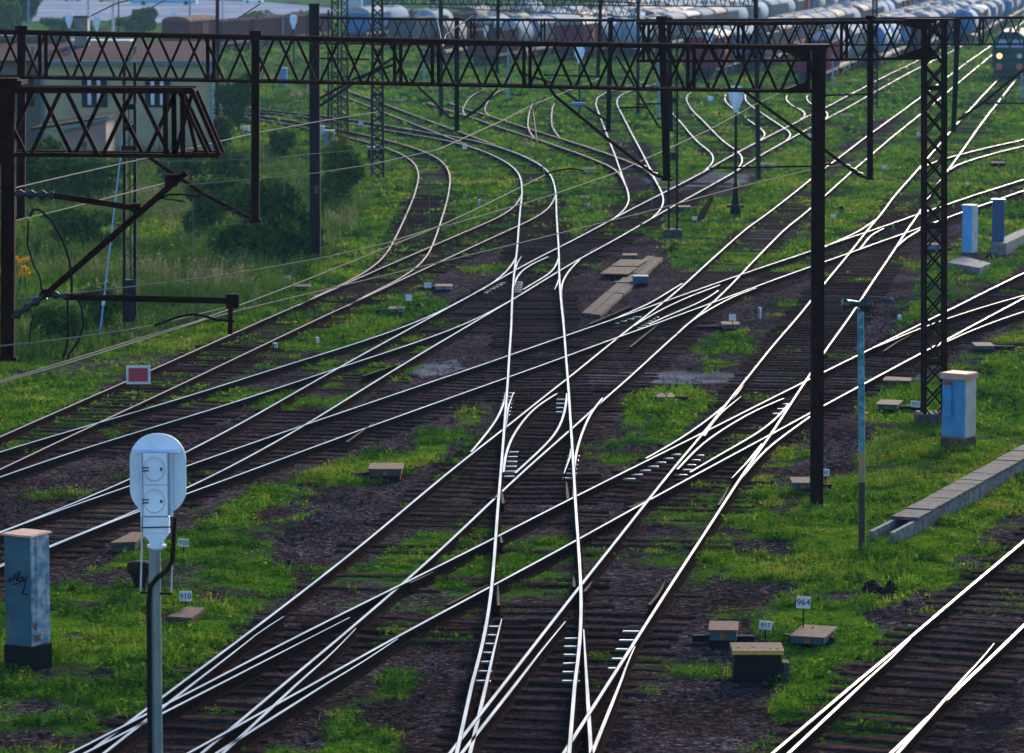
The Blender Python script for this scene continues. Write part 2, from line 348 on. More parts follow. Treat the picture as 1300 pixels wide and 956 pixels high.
for key, (l, r) in TR.items():
    c = centre(l, r); e = EXT.get(key, (0, 0)); c = extend(c, *e); CEN[key] = c
    t = thing('railway_track', TLAB[key], 'railway track', (*c[0], 0)); TH[key] = t
    _, n = normals(c); zo = RT + .0035 * (ZO % 9); ZO += 1
    for s_ in (-1, 1): add_rail(c + n * GA * s_, t, zo, key not in DULL)
    # sleepers: the hundred that show largest one by one, the rest as one part
    Q = resample(c, .62); tq, nq = normals(Q); gs = np.zeros(len(Q)) if GREENF is None else GREENF(Q[:, 0], Q[:, 1]); order = np.argsort(Q[:, 1]); cnt = 0; rest = MB(); prev = np.vstack([CEN[q][::1] for q in CEN if q != key]) if len(CEN) > 1 else None
    for i in order:
        if Q[i, 1] > 330 or Q[i, 1] < 44 or (Q[i, 1] > 160 and random.random() < .72): continue
        px, _y = proj(Q[i, 0], Q[i, 1], 0)
        if prev is not None and np.min(np.hypot(prev[:, 0] - Q[i, 0], prev[:, 1] - Q[i, 1])) < .95: continue
        if not -420 < px < 1760: continue
        a = math.atan2(nq[i, 1], nq[i, 0]) + random.gauss(0, .025); zz = random.uniform(-.062, -.030) + .0017 * (ZO % 9) - (.075 if gs[i] > .45 and random.random() < .7 else 0)
        if cnt < 100 and -30 < px < 1330:
            o = bpy.data.objects.new('sleeper', random.choice(SLM)); C.objects.link(o); o.parent = t
            o.location = (Q[i, 0] - c[0, 0] + random.gauss(0, .02), Q[i, 1] - c[0, 1], zz); o.rotation_euler = (random.gauss(0, .008), random.gauss(0, .006), a); cnt += 1
        else: rest.box((Q[i, 0], Q[i, 1], zz), (2.55, .24, .16), a)
    if rest.v: rest.build('sleepers', M_sleeper, t)['kind'] = 'stuff'
# slip rails of the five double slips
def slip(label, rails, loc):
    t = thing('double_slip', label, 'slip crossing', G(*loc))
    for i, pts in enumerate(rails):
        P = smooth(resample(gl(pts), .8), 1.6); add_rail(P, t, RT + .005 + .0031 * i, True, 'slip_rail')
    return t
SL1 = slip('double slip crossing of curved bright rails just left of the plank walkway', [[(658,290),(657,320),(654,330),(644,344),(630,356),(612,368)],[(696,326),(680,333),(664,342),(656,352),(652,364),(650,376)],[(709,328),(706,338),(698,348),(680,358),(664,368)],[(736,330),(722,344),(714,358),(712,370),(713,384),(716,410)]], (685, 345))
SL2 = slip('double slip crossing of curved bright rails in the very middle of the yard', [[(645,480),(642,506),(634,528),(620,548),(598,574)],[(707,500),(680,516),(664,534),(648,558),(641,580),(639,600)],[(720,500),(718,520),(712,540),(704,554),(688,570),(654,601)],[(765,506),(750,524),(738,552),(731,576),(728,600),(729,632)]], (690, 550))
SL3 = slip('narrow double slip crossing below the right end of the plank walkway', [[(866,360),(840,376),(824,386),(800,396),(780,405)],[(914,362),(876,376),(846,390),(820,404),(804,414)],[(912,369),(900,378),(880,388),(850,400),(824,412)],[(960,366),(932,376),(892,398),(872,412),(860,424)]], (870, 385))
SL4 = slip('double slip crossing just left of the foot of the thick right hand mast', [[(948,479),(940,496),(924,512),(900,532),(860,560),(820,582)],[(995,506),(960,520),(936,534),(910,550),(888,566),(860,596)],[(1001,514),(984,534),(960,552),(920,574),(876,600)],[(1029,529),(986,560),(970,573),(950,596),(936,614)]], (910, 555))
SL5 = slip('double slip crossing between the thick mast and the lattice tower', [[(1046,314),(1070,303),(1090,294),(1116,276)],[(1122,290),(1106,298),(1092,316)],[(1168,292),(1148,304),(1136,316),(1128,328)]], (1110, 300))
# switch blades, check rails and slide plates
def blade(key, pts, bright=True, name='switch_blade'):
    P = resample(gl(pts), .6)[::-1]; P = extend(P, 0, 6) if pts[0][1] > 855 else P
    add_rail(P, TH[key] if isinstance(key, str) else key, RT + .0165, bright, name, True)
blade('P', [(248,867),(300,827),(330,803),(360,784)]); blade('P', [(380,867),(420,832),(452,799)])
blade('R', [(284,867),(360,828),(444,785)]); blade('R', [(418,867),(460,842),(505,812)])
blade('A', [(618,867),(628,823),(637,787)]); blade('A', [(745,867),(743,835),(741,800)])
blade('B', [(657,867),(690,824),(718,790)]); blade('B', [(788,867),(797,842),(806,822)])
blade('Q', [(1106,859),(1130,838),(1156,812)], True); blade('Q', [(1226,859),(1246,838),(1262,818)], False)
blade('A', [(641,546),(645,518),(652,499)]); blade('A', [(724,546),(727,560),(724,580),(716,602)])
blade('A', [(651,372),(653,348),(657,334),(662,326)]); blade('A', [(711,350),(708,360),(704,368)])
blade('B', [(894,554),(904,538),(916,524),(941,504)]); blade('B', [(968,564),(950,586),(929,608)])
for key, pts in (('A', [(633,770),(632,744)]), ('A', [(637,690),(635,679)]), ('R', [(568,769),(620,743)]), ('A', [(729,746),(728,733)]), ('B', [(742,752),(752,739)]), ('B', [(824,769),(838,753),(844,739)]),
                 ('P', [(520,741),(551,727)]), ('A', [(639,640),(637,624)]), ('A', [(721,634),(719,612)]), ('N', [(440,562),(475,537)]), ('D', [(460,478),(504,464)]), ('B', [(912,642),(922,626),(925,618)]),
                 ('R', [(800,645),(828,632)]), ('N', [(748,412),(802,389)]), ('P', [(640,630),(618,634)]), ('S', [(1122,446),(1140,434),(1156,426)]), ('P', [(800,441),(836,412)]), ('D', [(748,320),(758,314)])):
    blade(key, pts, False, 'check_rail')
mb = MB(); mb.bbox((0, 0, 0), (.27, .085, .03), .008); PLM = mb.mesh('slide_plate', mat('greased_steel_plate', (.24, .24, .26), .4, 1.0))
for key, a, b in (('A', (624,797), (611,866)), ('A', (727,812), (725,866)), ('B', (801,803), (783,850)), ('A', (646,500), (640,528)), ('A', (650,575), (646,606)), ('A', (713,508), (713,524)), ('A', (728,580), (722,608)),
                  ('R', (856,578), (798,609)), ('R', (886,579), (864,604)), ('B', (1000,514), (988,526)), ('N', (808,403), (780,411)), ('P', (830,403), (812,417)), ('D', (636,360), (614,372)), ('A', (658,359), (657,371))):
    A_, B_ = G(*a, .06), G(*b, .06); n = max(2, int((A_ - B_).length / .62))
    for i in range(n + 1):
        o = bpy.data.objects.new('slide_plate', PLM); C.objects.link(o); o.parent = TH[key]; p = A_.lerp(B_, i / n); p.z = .072
        o.location = p - TH[key].location; o.rotation_euler = (0, 0, random.gauss(0, .06))
print('tracks', {k: len(v) for k, v in CEN.items()})

# ------------------------------------------------------------------ ground: one sheet, with where grass grows stored per vertex
ACT = [(CEN[k][::2], .62 if k in ('L', 'K', 'T', 'U', 'X', 'Z', 'Gx') else .3) for k in CEN]
APTS = np.vstack([c for c, _ in ACT]); AVAL = np.concatenate([np.full(len(c), v) for c, v in ACT])
def near_track(X, Y):
    # distance to the nearest centre line and that track's grass value, by a coarse hash of 2 m cells
    out = np.full(X.shape, 9.); val = np.ones(X.shape)
    cell = {}
    for i, (a, b) in enumerate(APTS): cell.setdefault((int(a // 4), int(b // 4)), []).append(i)
    kx = np.floor(X / 4).astype(int); ky = np.floor(Y / 4).astype(int)
    key = kx * 100003 + ky; o = np.argsort(key, kind='stable'); ks = key[o]; st = np.r_[0, np.nonzero(np.diff(ks))[0] + 1, len(ks)]
    for s0, s1 in zip(st[:-1], st[1:]):
        if s1 <= s0: continue
        idx = o[s0:s1]; cx, cy = kx[idx[0]], ky[idx[0]]
        cand = [i for dx in (-1, 0, 1) for dy in (-1, 0, 1) for i in cell.get((cx + dx, cy + dy), [])]
        if not cand: continue
        P = APTS[cand]; d = np.hypot(X[idx][:, None] - P[None, :, 0], Y[idx][:, None] - P[None, :, 1]); j = d.argmin(1)
        out[idx] = d[np.arange(len(idx)), j]; val[idx] = AVAL[np.array(cand)[j]]
    return out, val
def grass_at(X, Y):
    px, py = proj(X, Y, 0.0); jit = (fbm(X, Y, .5) - .5) * 26 * np.clip((py + 60) / 600, .15, 1.4); jy = (fbm(X + 50, Y - 31, .4) - .5) * 14 * np.clip((py + 60) / 600, .1, 1.4)
    g = np.full(X.shape, .82)
    for poly, v in DARK: g[inpoly(px + jit, py + jy, poly)] = v
    gr = np.zeros(X.shape, bool)
    for poly, v in GREEN: k_ = inpoly(px + jit, py + jy, poly); g[k_] = v; gr |= k_
    d, v = near_track(X, Y); v = np.where(gr, np.maximum(v, g * .84), v)
    w = np.clip((1.75 - d) / .5, 0, 1) * np.where(Y > 150, .8, 1.0)
    g = np.where(g > .2, g * (1 - w) + np.minimum(g, v + np.clip((Y - 115) / 50, 0, 1) * .46) * w, g)
    n = fbm(X, Y, .33)
    n2_ = fbm(X - 40, Y + 13, .9)
    return np.clip((g + (n - .5) * 1.45 + (n2_ - .5) * .95 - .3) / .42, 0, 1)
ny = 520
Yg = np.concatenate([np.linspace(15, 45, 24)[:-1], 45 * (330 / 45) ** (np.linspace(0, 1, ny)), np.geomspace(330, 1480, 50)[1:]])
nx = 230; U = np.linspace(-1, 1, nx); U = np.sign(U) * (np.abs(U) * .62 + .38 * np.abs(U) ** 5)
HWF = np.where(Yg < 330, .29 * Yg + 10, .29 * Yg + 10 + (Yg - 330) * .35)
GX = U[None, :] * HWF[:, None]; GY = np.repeat(Yg[:, None], nx, 1)
gv = grass_at(GX.ravel(), GY.ravel())
dtr, _ = near_track(GX.ravel(), GY.ravel())
hz = (fbm(GX.ravel(), GY.ravel(), .25) - .5) * .16 + (fbm(GX.ravel(), GY.ravel(), 1.3) - .5) * .07
wz = np.clip((dtr - 1.3) / 1.2, 0, 1)
GZ = np.where(wz < 1, .030 * (1 - wz), 0) + hz * wz + .02 * gv * wz - .02
me = bpy.data.meshes.new('ground'); nv = GX.size
me.vertices.add(nv); me.vertices.foreach_set('co', np.stack([GX.ravel(), GY.ravel(), GZ], 1).ravel())
i, j = np.meshgrid(np.arange(len(Yg) - 1), np.arange(nx - 1), indexing='ij'); a = (i * nx + j).ravel()
quads = np.stack([a, a + 1, a + nx + 1, a + nx], 1)
me.loops.add(quads.size); me.loops.foreach_set('vertex_index', quads.ravel()); me.polygons.add(len(quads)); me.polygons.foreach_set('loop_start', np.arange(len(quads)) * 4)
me.polygons.foreach_set('use_smooth', np.ones(len(quads), bool)); me.update()
PALE = [[(690,474),(960,472),(1010,477),(1005,487),(700,487)], [(1045,477),(1170,476),(1170,482),(1045,484)], [(520,464),(580,456),(590,470),(525,480)], [(815,226),(905,218),(960,222),(930,236),(840,244)], [(940,296),(1000,284),(1020,292),(985,318),(945,322)]]
OIL = [[(596,790),(800,786),(790,1000),(560,1000)], [(250,868),(310,812),(440,780),(475,788),(390,868),(330,1000),(120,1000)], [(500,640),(575,575),(640,545),(640,600),(560,640)], [(650,500),(720,490),(725,560),(660,610)], [(795,618),(860,570),(960,525),(985,530),(930,600),(860,622)], [(780,420),(860,385),(925,362),(930,372),(850,415)], [(1090,868),(1160,806),(1285,792),(1300,868),(1260,1000),(1050,1000)], [(640,345),(710,330),(712,372),(655,372)]]
def oil_at(X, Y):
    px, py = proj(X, Y, 0.0); j1 = (fbm(X, Y, .9) - .5) * 30; v = np.zeros(X.shape)
    for poly in OIL: v[inpoly(px + j1, py + j1 * .4, poly)] = 1
    return v * np.clip(fbm(X, Y, 1.4) * 2.6 - .55, 0, .9)
def pale_at(X, Y):
    px, py = proj(X, Y, 0.0); j1 = (fbm(X, Y, .8) - .5) * 16; v = np.zeros(X.shape)
    for poly in PALE: v[inpoly(px + j1, py + j1 * .4, poly)] = 1
    return v * np.clip(fbm(X, Y, 1.7) * 2.4 - .5, 0, 1)
at = me.attributes.new('oil', 'FLOAT', 'POINT'); at.data.foreach_set('value', oil_at(GX.ravel(), GY.ravel()).astype(np.float32))
at = me.attributes.new('pale', 'FLOAT', 'POINT'); at.data.foreach_set('value', pale_at(GX.ravel(), GY.ravel()).astype(np.float32))
at = me.attributes.new('grass', 'FLOAT', 'POINT'); at.data.foreach_set('value', gv.astype(np.float32))
gm = bpy.data.materials.new('yard_ground'); gm.use_nodes = True; n = gm.node_tree; b = n.nodes['Principled BSDF']; b.inputs['Roughness'].default_value = .95; b.inputs['Specular IOR Level'].default_value = 0
geo = n.nodes.new('ShaderNodeNewGeometry')
def nd(t, **k):
    x = n.nodes.new(t)
    for a_, v_ in k.items(): x.inputs[a_].default_value = v_
    return x
def ramp(stops, src):
    r = n.nodes.new('ShaderNodeValToRGB'); e = r.color_ramp.elements
    while len(e) < len(stops): e.new(.5)
    for q, (p_, c_) in zip(e, stops): q.position = p_; q.color = (*c_, 1)
    n.links.new(src, r.inputs['Fac']); return r.outputs['Color']
vor = nd('ShaderNodeTexVoronoi', Scale=13.0); n.links.new(geo.outputs['Position'], vor.inputs['Vector'])
sep = n.nodes.new('ShaderNodeSeparateColor'); n.links.new(vor.outputs['Color'], sep.inputs['Color'])
stone = ramp([(0, (.013, .0096, .0102)), (.55, (.038, .0285, .0305)), (.85, (.064, .050, .054)), (1, (.11, .095, .10))], sep.outputs['Red'])
nz = nd('ShaderNodeTexNoise', Scale=.35, Detail=5.0); n.links.new(geo.outputs['Position'], nz.inputs['Vector'])
patch = ramp([(.35, (.55, .45, .42)), (.65, (1.15, 1.1, 1.15))], nz.outputs['Fac'])
mx = n.nodes.new('ShaderNodeMix'); mx.data_type = 'RGBA'; mx.blend_type = 'MULTIPLY'; mx.inputs['Factor'].default_value = 1
n.links.new(stone, mx.inputs[6]); n.links.new(patch, mx.inputs[7])
ng = nd('ShaderNodeTexNoise', Scale=2.2, Detail=6.0, Roughness=.7); n.links.new(geo.outputs['Position'], ng.inputs['Vector'])
ng2 = nd('ShaderNodeTexNoise', Scale=.09, Detail=3.0); n.links.new(geo.outputs['Position'], ng2.inputs['Vector'])
green = ramp([(.3, (.018, .042, .005)), (.5, (.045, .10, .007)), (.7, (.082, .145, .010))], ng.outputs['Fac'])
tone = ramp([(.36, (.8, .95, .9)), (.52, (1, 1, 1)), (.66, (1.35, 1.12, .75))], ng2.outputs['Fac'])
mg = n.nodes.new('ShaderNodeMix'); mg.data_type = 'RGBA'; mg.blend_type = 'MULTIPLY'; mg.inputs['Factor'].default_value = 1
n.links.new(green, mg.inputs[6]); n.links.new(tone, mg.inputs[7])
av = n.nodes.new('ShaderNodeAttribute'); av.attribute_name = 'grass'
pa = n.nodes.new('ShaderNodeAttribute'); pa.attribute_name = 'pale'; mp_ = n.nodes.new('ShaderNodeMix'); mp_.data_type = 'RGBA'; mp_.inputs[7].default_value = (.13, .135, .155, 1); n.links.new(pa.outputs['Fac'], mp_.inputs['Factor']); n.links.new(mx.outputs[2], mp_.inputs[6])
mm = n.nodes.new('ShaderNodeMix'); mm.data_type = 'RGBA'
pw = n.nodes.new('ShaderNodeMath'); pw.operation = 'POWER'; pw.inputs[1].default_value = 1.9; n.links.new(av.outputs['Fac'], pw.inputs[0]); n.links.new(pw.outputs[0], mm.inputs['Factor']); oa = n.nodes.new('ShaderNodeAttribute'); oa.attribute_name = 'oil'; mo = n.nodes.new('ShaderNodeMix'); mo.data_type = 'RGBA'; mo.inputs[7].default_value = (.006, .006, .009, 1); n.links.new(oa.outputs['Fac'], mo.inputs['Factor']); n.links.new(mp_.outputs[2], mo.inputs[6]); n.links.new(mo.outputs[2], mm.inputs[6]); n.links.new(mg.outputs[2], mm.inputs[7])
n.links.new(mm.outputs[2], b.inputs['Base Color'])
bp = nd('ShaderNodeBump', Strength=.9, Distance=.05); n.links.new(vor.outputs['Distance'], bp.inputs['Height']); bp.invert = True; n.links.new(bp.outputs['Normal'], b.inputs['Normal'])
me.materials.append(gm)
ground = bpy.data.objects.new('ground', me); C.objects.link(ground); ground['kind'] = 'structure'

# ------------------------------------------------------------------ stuff that covers it: ballast stones, grass, tall weeds
def big_mesh(name, V, nper, mat_, tint, label=None):
    V = np.asarray(V, np.float32).reshape(-1, 3); nf = len(V) // nper
    me = bpy.data.meshes.new(name); me.vertices.add(len(V)); me.vertices.foreach_set('co', V.ravel())
    me.loops.add(len(V)); me.loops.foreach_set('vertex_index', np.arange(len(V))); me.polygons.add(nf); me.polygons.foreach_set('loop_start', np.arange(nf) * nper); me.update()
    at = me.attributes.new('tint', 'FLOAT', 'FACE'); at.data.foreach_set('value', np.asarray(tint, np.float32))
    me.materials.append(mat_); o = bpy.data.objects.new(name, me); C.objects.link(o); return o
def leaf_mat(name, stops, rough=.6, trans=.25, big=.25):
    m = bpy.data.materials.new(name); m.use_nodes = True; n = m.node_tree; b = n.nodes['Principled BSDF']; b.inputs['Roughness'].default_value = rough; b.inputs['Specular IOR Level'].default_value = .0
    a_ = n.nodes.new('ShaderNodeAttribute'); a_.attribute_name = 'tint'
    g_ = n.nodes.new('ShaderNodeNewGeometry'); z_ = n.nodes.new('ShaderNodeTexNoise'); z_.inputs['Scale'].default_value = big; z_.inputs['Detail'].default_value = 2; n.links.new(g_.outputs['Position'], z_.inputs['Vector'])
    ad = n.nodes.new('ShaderNodeMath'); ad.operation = 'MULTIPLY_ADD'; ad.inputs[1].default_value = .9; n.links.new(z_.outputs['Fac'], ad.inputs[0])
    sb = n.nodes.new('ShaderNodeMath'); sb.operation = 'SUBTRACT'; sb.inputs[1].default_value = .45; n.links.new(a_.outputs['Fac'], sb.inputs[0]); n.links.new(sb.outputs[0], ad.inputs[2])
    r = n.nodes.new('ShaderNodeValToRGB'); e = r.color_ramp.elements
    while len(e) < len(stops): e.new(.5)
    for q, (p_, c_) in zip(e, stops): q.position = p_; q.color = (*c_, 1)
    n.links.new(ad.outputs[0], r.inputs['Fac']); n.links.new(r.outputs['Color'], b.inputs['Base Color'])
    if trans:
        t = n.nodes.new('ShaderNodeBsdfTranslucent'); n.links.new(r.outputs['Color'], t.inputs['Color']); ms = n.nodes.new('ShaderNodeMixShader'); ms.inputs[0].default_value = trans
        n.links.new(b.outputs[0], ms.inputs[1]); n.links.new(t.outputs[0], ms.inputs[2]); n.links.new(ms.outputs[0], n.nodes['Material Output'].inputs['Surface'])
    return m
M_grass = leaf_mat('meadow_grass', [(0, (.013, .044, .009)), (.3, (.044, .125, .010)), (.6, (.108, .225, .012)), (.84, (.21, .275, .018)), (1, (.29, .24, .05))], .6, .38)
M_weed = leaf_mat('tall_weeds', [(0, (.022, .055, .010)), (.45, (.06, .115, .018)), (.75, (.12, .145, .04)), (1, (.26, .20, .12))])
def scatter(N, Y0, Y1, marg=.05):
    Y = np.sqrt(RNG.uniform(Y0 ** 2, Y1 ** 2, N)); X = RNG.uniform(-1, 1, N) * ((.1445 + marg) * Y + 1.5); return X, Y
RPTS = np.vstack([np.vstack([c + s_ * GA * normals(c)[1] for s_ in (-1, 1)]) for c in CEN.values()])
TALLP = [(-200,215),(40,200),(250,190),(330,182),(420,215),(470,262),(400,350),(330,395),(230,420),(120,455),(-200,470)]
def grow(Y0, Y1, dens, blades, hmin, hmax, wid, leafy, thr=.18):
    area = (.1945 * (Y1 ** 2 - Y0 ** 2)); X, Y = scatter(int(area * dens), Y0, Y1)
    g = grass_at(X, Y); n2 = fbm(X, Y, 1.3); keep = RNG.random(len(X)) < np.clip((g - thr) * 1.5, 0, 1) * np.clip(n2 * 3.2 - .9, .10, 1) * np.where(g > .85, 1, np.clip((fbm(X + 7, Y, 2.2) - .40) * 6, .06, 1))
    d, _ = near_track(X, Y); keep &= np.abs(d - GA) > .13 + wid * 3
    X, Y, g, n2, d = X[keep], Y[keep], g[keep], n2[keep], d[keep]; pxs, pys = proj(X, Y, 0)
    tall = inpoly(pxs, pys, TALLP)
    hh = RNG.uniform(hmin, hmax, len(X)) * (.25 + 2.2 * n2 * n2 + .5 * (RNG.random(len(X)) < .06)) * np.where(d < 1.3, .62, 1.0) * np.where(tall, 1.6, 1)
    m = len(X); T = np.clip(RNG.normal(.47, .2, m) + (fbm(X, Y, .7) - .5) * 1.0 + (fbm(X, Y, .12) - .5) * .7, 0, 1)
    rep = blades; bx = np.repeat(X, rep) + RNG.normal(0, wid * 5, m * rep); by = np.repeat(Y, rep) + RNG.normal(0, wid * 5, m * rep)
    h = np.repeat(hh, rep) * RNG.uniform(.5, 1.15, m * rep); an = RNG.uniform(0, 2 * PI, m * rep); w = wid * RNG.uniform(.6, 1.4, m * rep)
    lean = RNG.normal(0, .38, (m * rep, 2)) * h[:, None]
    dx, dy = np.cos(an) * w / 2, np.sin(an) * w / 2; z0 = np.full(m * rep, -.03)
    V = np.empty((m * rep, 3, 3), np.float32)
    V[:, 0] = np.stack([bx - dx, by - dy, z0], 1); V[:, 1] = np.stack([bx + dx, by + dy, z0], 1); V[:, 2] = np.stack([bx + lean[:, 0], by + lean[:, 1], h], 1)
    tint = np.repeat(T, rep) + RNG.normal(0, .1, m * rep)
    if leafy:   # broad leaves of clover, dandelion and the like as little tilted triangles
        k = m * leafy; cx = np.repeat(X, leafy) + RNG.normal(0, wid * 7, k); cy = np.repeat(Y, leafy) + RNG.normal(0, wid * 7, k); cz = np.repeat(hh, leafy) * RNG.uniform(.15, .7, k)
        L = wid * RNG.uniform(1.8, 3.6, k); a1 = RNG.uniform(0, 2 * PI, k); tl = RNG.normal(0, .5, (k, 3))
        q = [np.stack([cx + L * np.cos(a1 + s_), cy + L * np.sin(a1 + s_), cz + L * tl[:, e_]], 1) for e_, s_ in enumerate((0, 2.2, 4.1))]
        V2 = np.stack(q, 1).astype(np.float32); V = np.concatenate([V, V2]); tint = np.r_[tint, np.repeat(T, leafy) - .05 + RNG.normal(0, .13, k)]
    # low leafy clumps standing out of the turf
    k = int(m * .022); far_ = np.nonzero(d > 1.3)[0]; k = min(k, len(far_)); sel = RNG.choice(far_, k, replace=False); nl = 26; cx, cy = X[sel], Y[sel]; R_ = RNG.uniform(.10, .26, k) * (wid / .013) ** .5; T3 = RNG.uniform(.05, .6, k)
    an = RNG.uniform(0, 2 * PI, (k, nl)); rr_ = np.sqrt(RNG.uniform(0, 1, (k, nl))) * R_[:, None]; px_ = cx[:, None] + np.cos(an) * rr_; py_ = cy[:, None] + np.sin(an) * rr_; pz_ = RNG.uniform(.02, 1, (k, nl)) * (R_[:, None] * 1.15 - rr_ * .7); L = wid * RNG.uniform(2.2, 4.2, (k, nl)); a2 = RNG.uniform(0, 2 * PI, (k, nl))
    q = [np.stack([px_ + L * np.cos(a2 + s_), py_ + L * np.sin(a2 + s_), pz_ + L * RNG.normal(0, .5, (k, nl))], -1).reshape(-1, 3) for s_ in (0, 2.0, 4.2)]
    V = np.concatenate([V, np.stack(q, 1).astype(np.float32)]); tint = np.r_[tint, np.repeat(T3, nl) + RNG.normal(0, .08, k * nl)]
    return V, tint
parts_ = [grow(46, 80, 78, 9, .06, .20, .013, 6), grow(80, 125, 38, 8, .07, .23, .018, 5), grow(125, 210, 9, 7, .09, .26, .03, 5), grow(210, 420, 2.4, 6, .12, .3, .06, 4)]
o = big_mesh('grass', np.concatenate([v.reshape(-1, 3) for v, _ in parts_]), 3, M_grass, np.concatenate([t for _, t in parts_])); o['kind'] = 'stuff'
# tall weeds on the left
def weeds(N, poly, Y0, Y1, h0, h1, wid, tone):
    X, Y = scatter(N, Y0, Y1, .03); px, py = proj(X, Y, 0); k = inpoly(px, py, poly) & (fbm(X, Y, .22) > .40); X, Y = X[k], Y[k]; m = len(X)
    cl = fbm(X, Y, .35); hh = RNG.uniform(h0, h1, m) * (.3 + 1.3 * cl); T = np.clip(tone + (fbm(X + 9, Y, .3) - .5) * 1.5 + RNG.normal(0, .1, m), 0, 1); V = []; tt = []
    for q in range(4):
        an = RNG.uniform(0, 2 * PI, m); w = wid * RNG.uniform(.6, 1.3, m); bx = X + RNG.normal(0, wid * 3, m); by = Y + RNG.normal(0, wid * 3, m); le = RNG.normal(0, .16, (m, 2)) * hh[:, None]; h = hh * RNG.uniform(.6, 1.1, m)
        V.append(np.stack([np.stack([bx - np.cos(an) * w, by - np.sin(an) * w, np.full(m, -.03)], 1), np.stack([bx + np.cos(an) * w, by + np.sin(an) * w, np.full(m, -.03)], 1), np.stack([bx + le[:, 0], by + le[:, 1], h], 1)], 1)); tt.append(T)
        for e_ in range(2):
            f_ = RNG.uniform(.3, 1.0, m); L = wid * RNG.uniform(2, 4, m); a1 = RNG.uniform(0, 2 * PI, m); cx = bx + le[:, 0] * f_; cy = by + le[:, 1] * f_; cz = h * f_
            V.append(np.stack([np.stack([cx, cy, cz], 1), np.stack([cx + L * np.cos(a1), cy + L * np.sin(a1), cz + RNG.normal(.02, .04, m)], 1), np.stack([cx + L * np.cos(a1 + .6) * .7, cy + L * np.sin(a1 + .6) * .7, cz + RNG.normal(.0, .05, m)], 1)], 1)); tt.append(T + (f_ > .8) * .15)
    return np.concatenate(V), np.concatenate(tt)
a_ = [weeds(52000, TALLP, 88, 190, .25, .85, .03, .45), weeds(16000, [(40,75),(420,75),(400,150),(330,140),(280,130),(60,190)], 170, 360, .3, .8, .07, .5)]
o = big_mesh('tall_weeds', np.concatenate([v.reshape(-1, 3) for v, _ in a_]), 3, M_weed, np.concatenate([t for _, t in a_])); o['kind'] = 'stuff'
# loose ballast stones
X, Y = scatter(150000, 46, 112); g = grass_at(X, Y); k = (g < .5) & (RNG.random(len(X)) < .85); X, Y = X[k], Y[k]; m = len(X)
r = RNG.uniform(.018, .045, m) * np.where(RNG.random(m) < .03, 1.7, 1); bs = np.array([(1, 0, 0), (0, 1, 0), (-1, 0, 0), (0, -1, 0), (0, 0, .8)], float)
rot = RNG.uniform(0, 2 * PI, m); cs, sn = np.cos(rot), np.sin(rot); V5 = bs[None] * (1 + RNG.normal(0, .28, (m, 5, 1))) * r[:, None, None]
V5 = np.stack([V5[..., 0] * cs[:, None] - V5[..., 1] * sn[:, None] + X[:, None], V5[..., 0] * sn[:, None] + V5[..., 1] * cs[:, None] + Y[:, None], V5[..., 2] - .012 + RNG.uniform(-.01, .012, m)[:, None]], -1)
V = np.concatenate([V5[:, [0, 1, 4]], V5[:, [1, 2, 4]], V5[:, [2, 3, 4]], V5[:, [3, 0, 4]]]); tt = np.tile(np.clip(RNG.random(m) * .9 + pale_at(X, Y) * .6 - oil_at(X, Y) * .55, 0, 1.2), 4)
M_stone = leaf_mat('ballast_stone', [(0, (.014, .0105, .0115)), (.5, (.043, .033, .0365)), (.8, (.076, .061, .067)), (1, (.17, .155, .16))], .85, 0, .4)
o = big_mesh('ballast_stones', V.reshape(-1, 3), 3, M_stone, tt); o['kind'] = 'stuff'

# ------------------------------------------------------------------ gantries
V3 = Vector
def truss(root, pts, Y, depth=.55, per=.9, rm=.075, md=.045, M=M_steel, name='truss_beam', posts=(), ends=True):
    """box truss along photo points (x, ytop, ybot) standing at distance Y: four chords and lacing on the front and rear faces"""
    top = [AT(x, a, Y) for x, a, b in pts]; bot = [AT(x, b, Y) for x, a, b in pts]
    mb = MB(); dy = V3((0, depth, 0))
    for o_ in (V3((0, 0, 0)), dy):
        for i in range(len(pts) - 1): mb.bar(top[i] + o_, top[i + 1] + o_, .085, rm + .03, 0); mb.bar(bot[i] + o_, bot[i + 1] + o_, .085, rm, 0)
    xs = [p.x for p in top]; x0, x1 = xs[0], xs[-1]
    zt = lambda x: float(np.interp(x, xs, [p.z for p in top])); zb = lambda x: float(np.interp(x, xs, [p.z for p in bot]))
    for f_, off in ((0, 0), (1, .12)):
        x = x0 + off * per * .5 ; up = f_ == 0; yy = Y + depth * f_ + (.0 if f_ == 0 else 0)
        while x < x1 - .05:
            xn = min(x + per / 2 - .07, x1)
            a_, b_ = (zb(x), zt(xn)) if up else (zt(x), zb(xn))
            mb.bar((x, yy, a_), (xn, yy, b_), md, md, 0, (0, 1, 0)); x = x + per / 2; up = not up
    nb = max(2, int((x1 - x0) / 1.8))
    for i in range(nb + 1):
        x = x0 + (x1 - x0) * i / nb
        for z_ in (zt(x), zb(x)): mb.bar((x, Y, z_), (x, Y + depth, z_), .04, .04, 0)
    for px in posts:
        x = AT(px, 100, Y).x
        for o_ in (-.06, .06): mb.bar((x + o_, Y - .005, zb(x)), (x + o_, Y - .005, zt(x)), .07, .05, 0, (0, 1, 0))
    return mb.build(name, M, root)
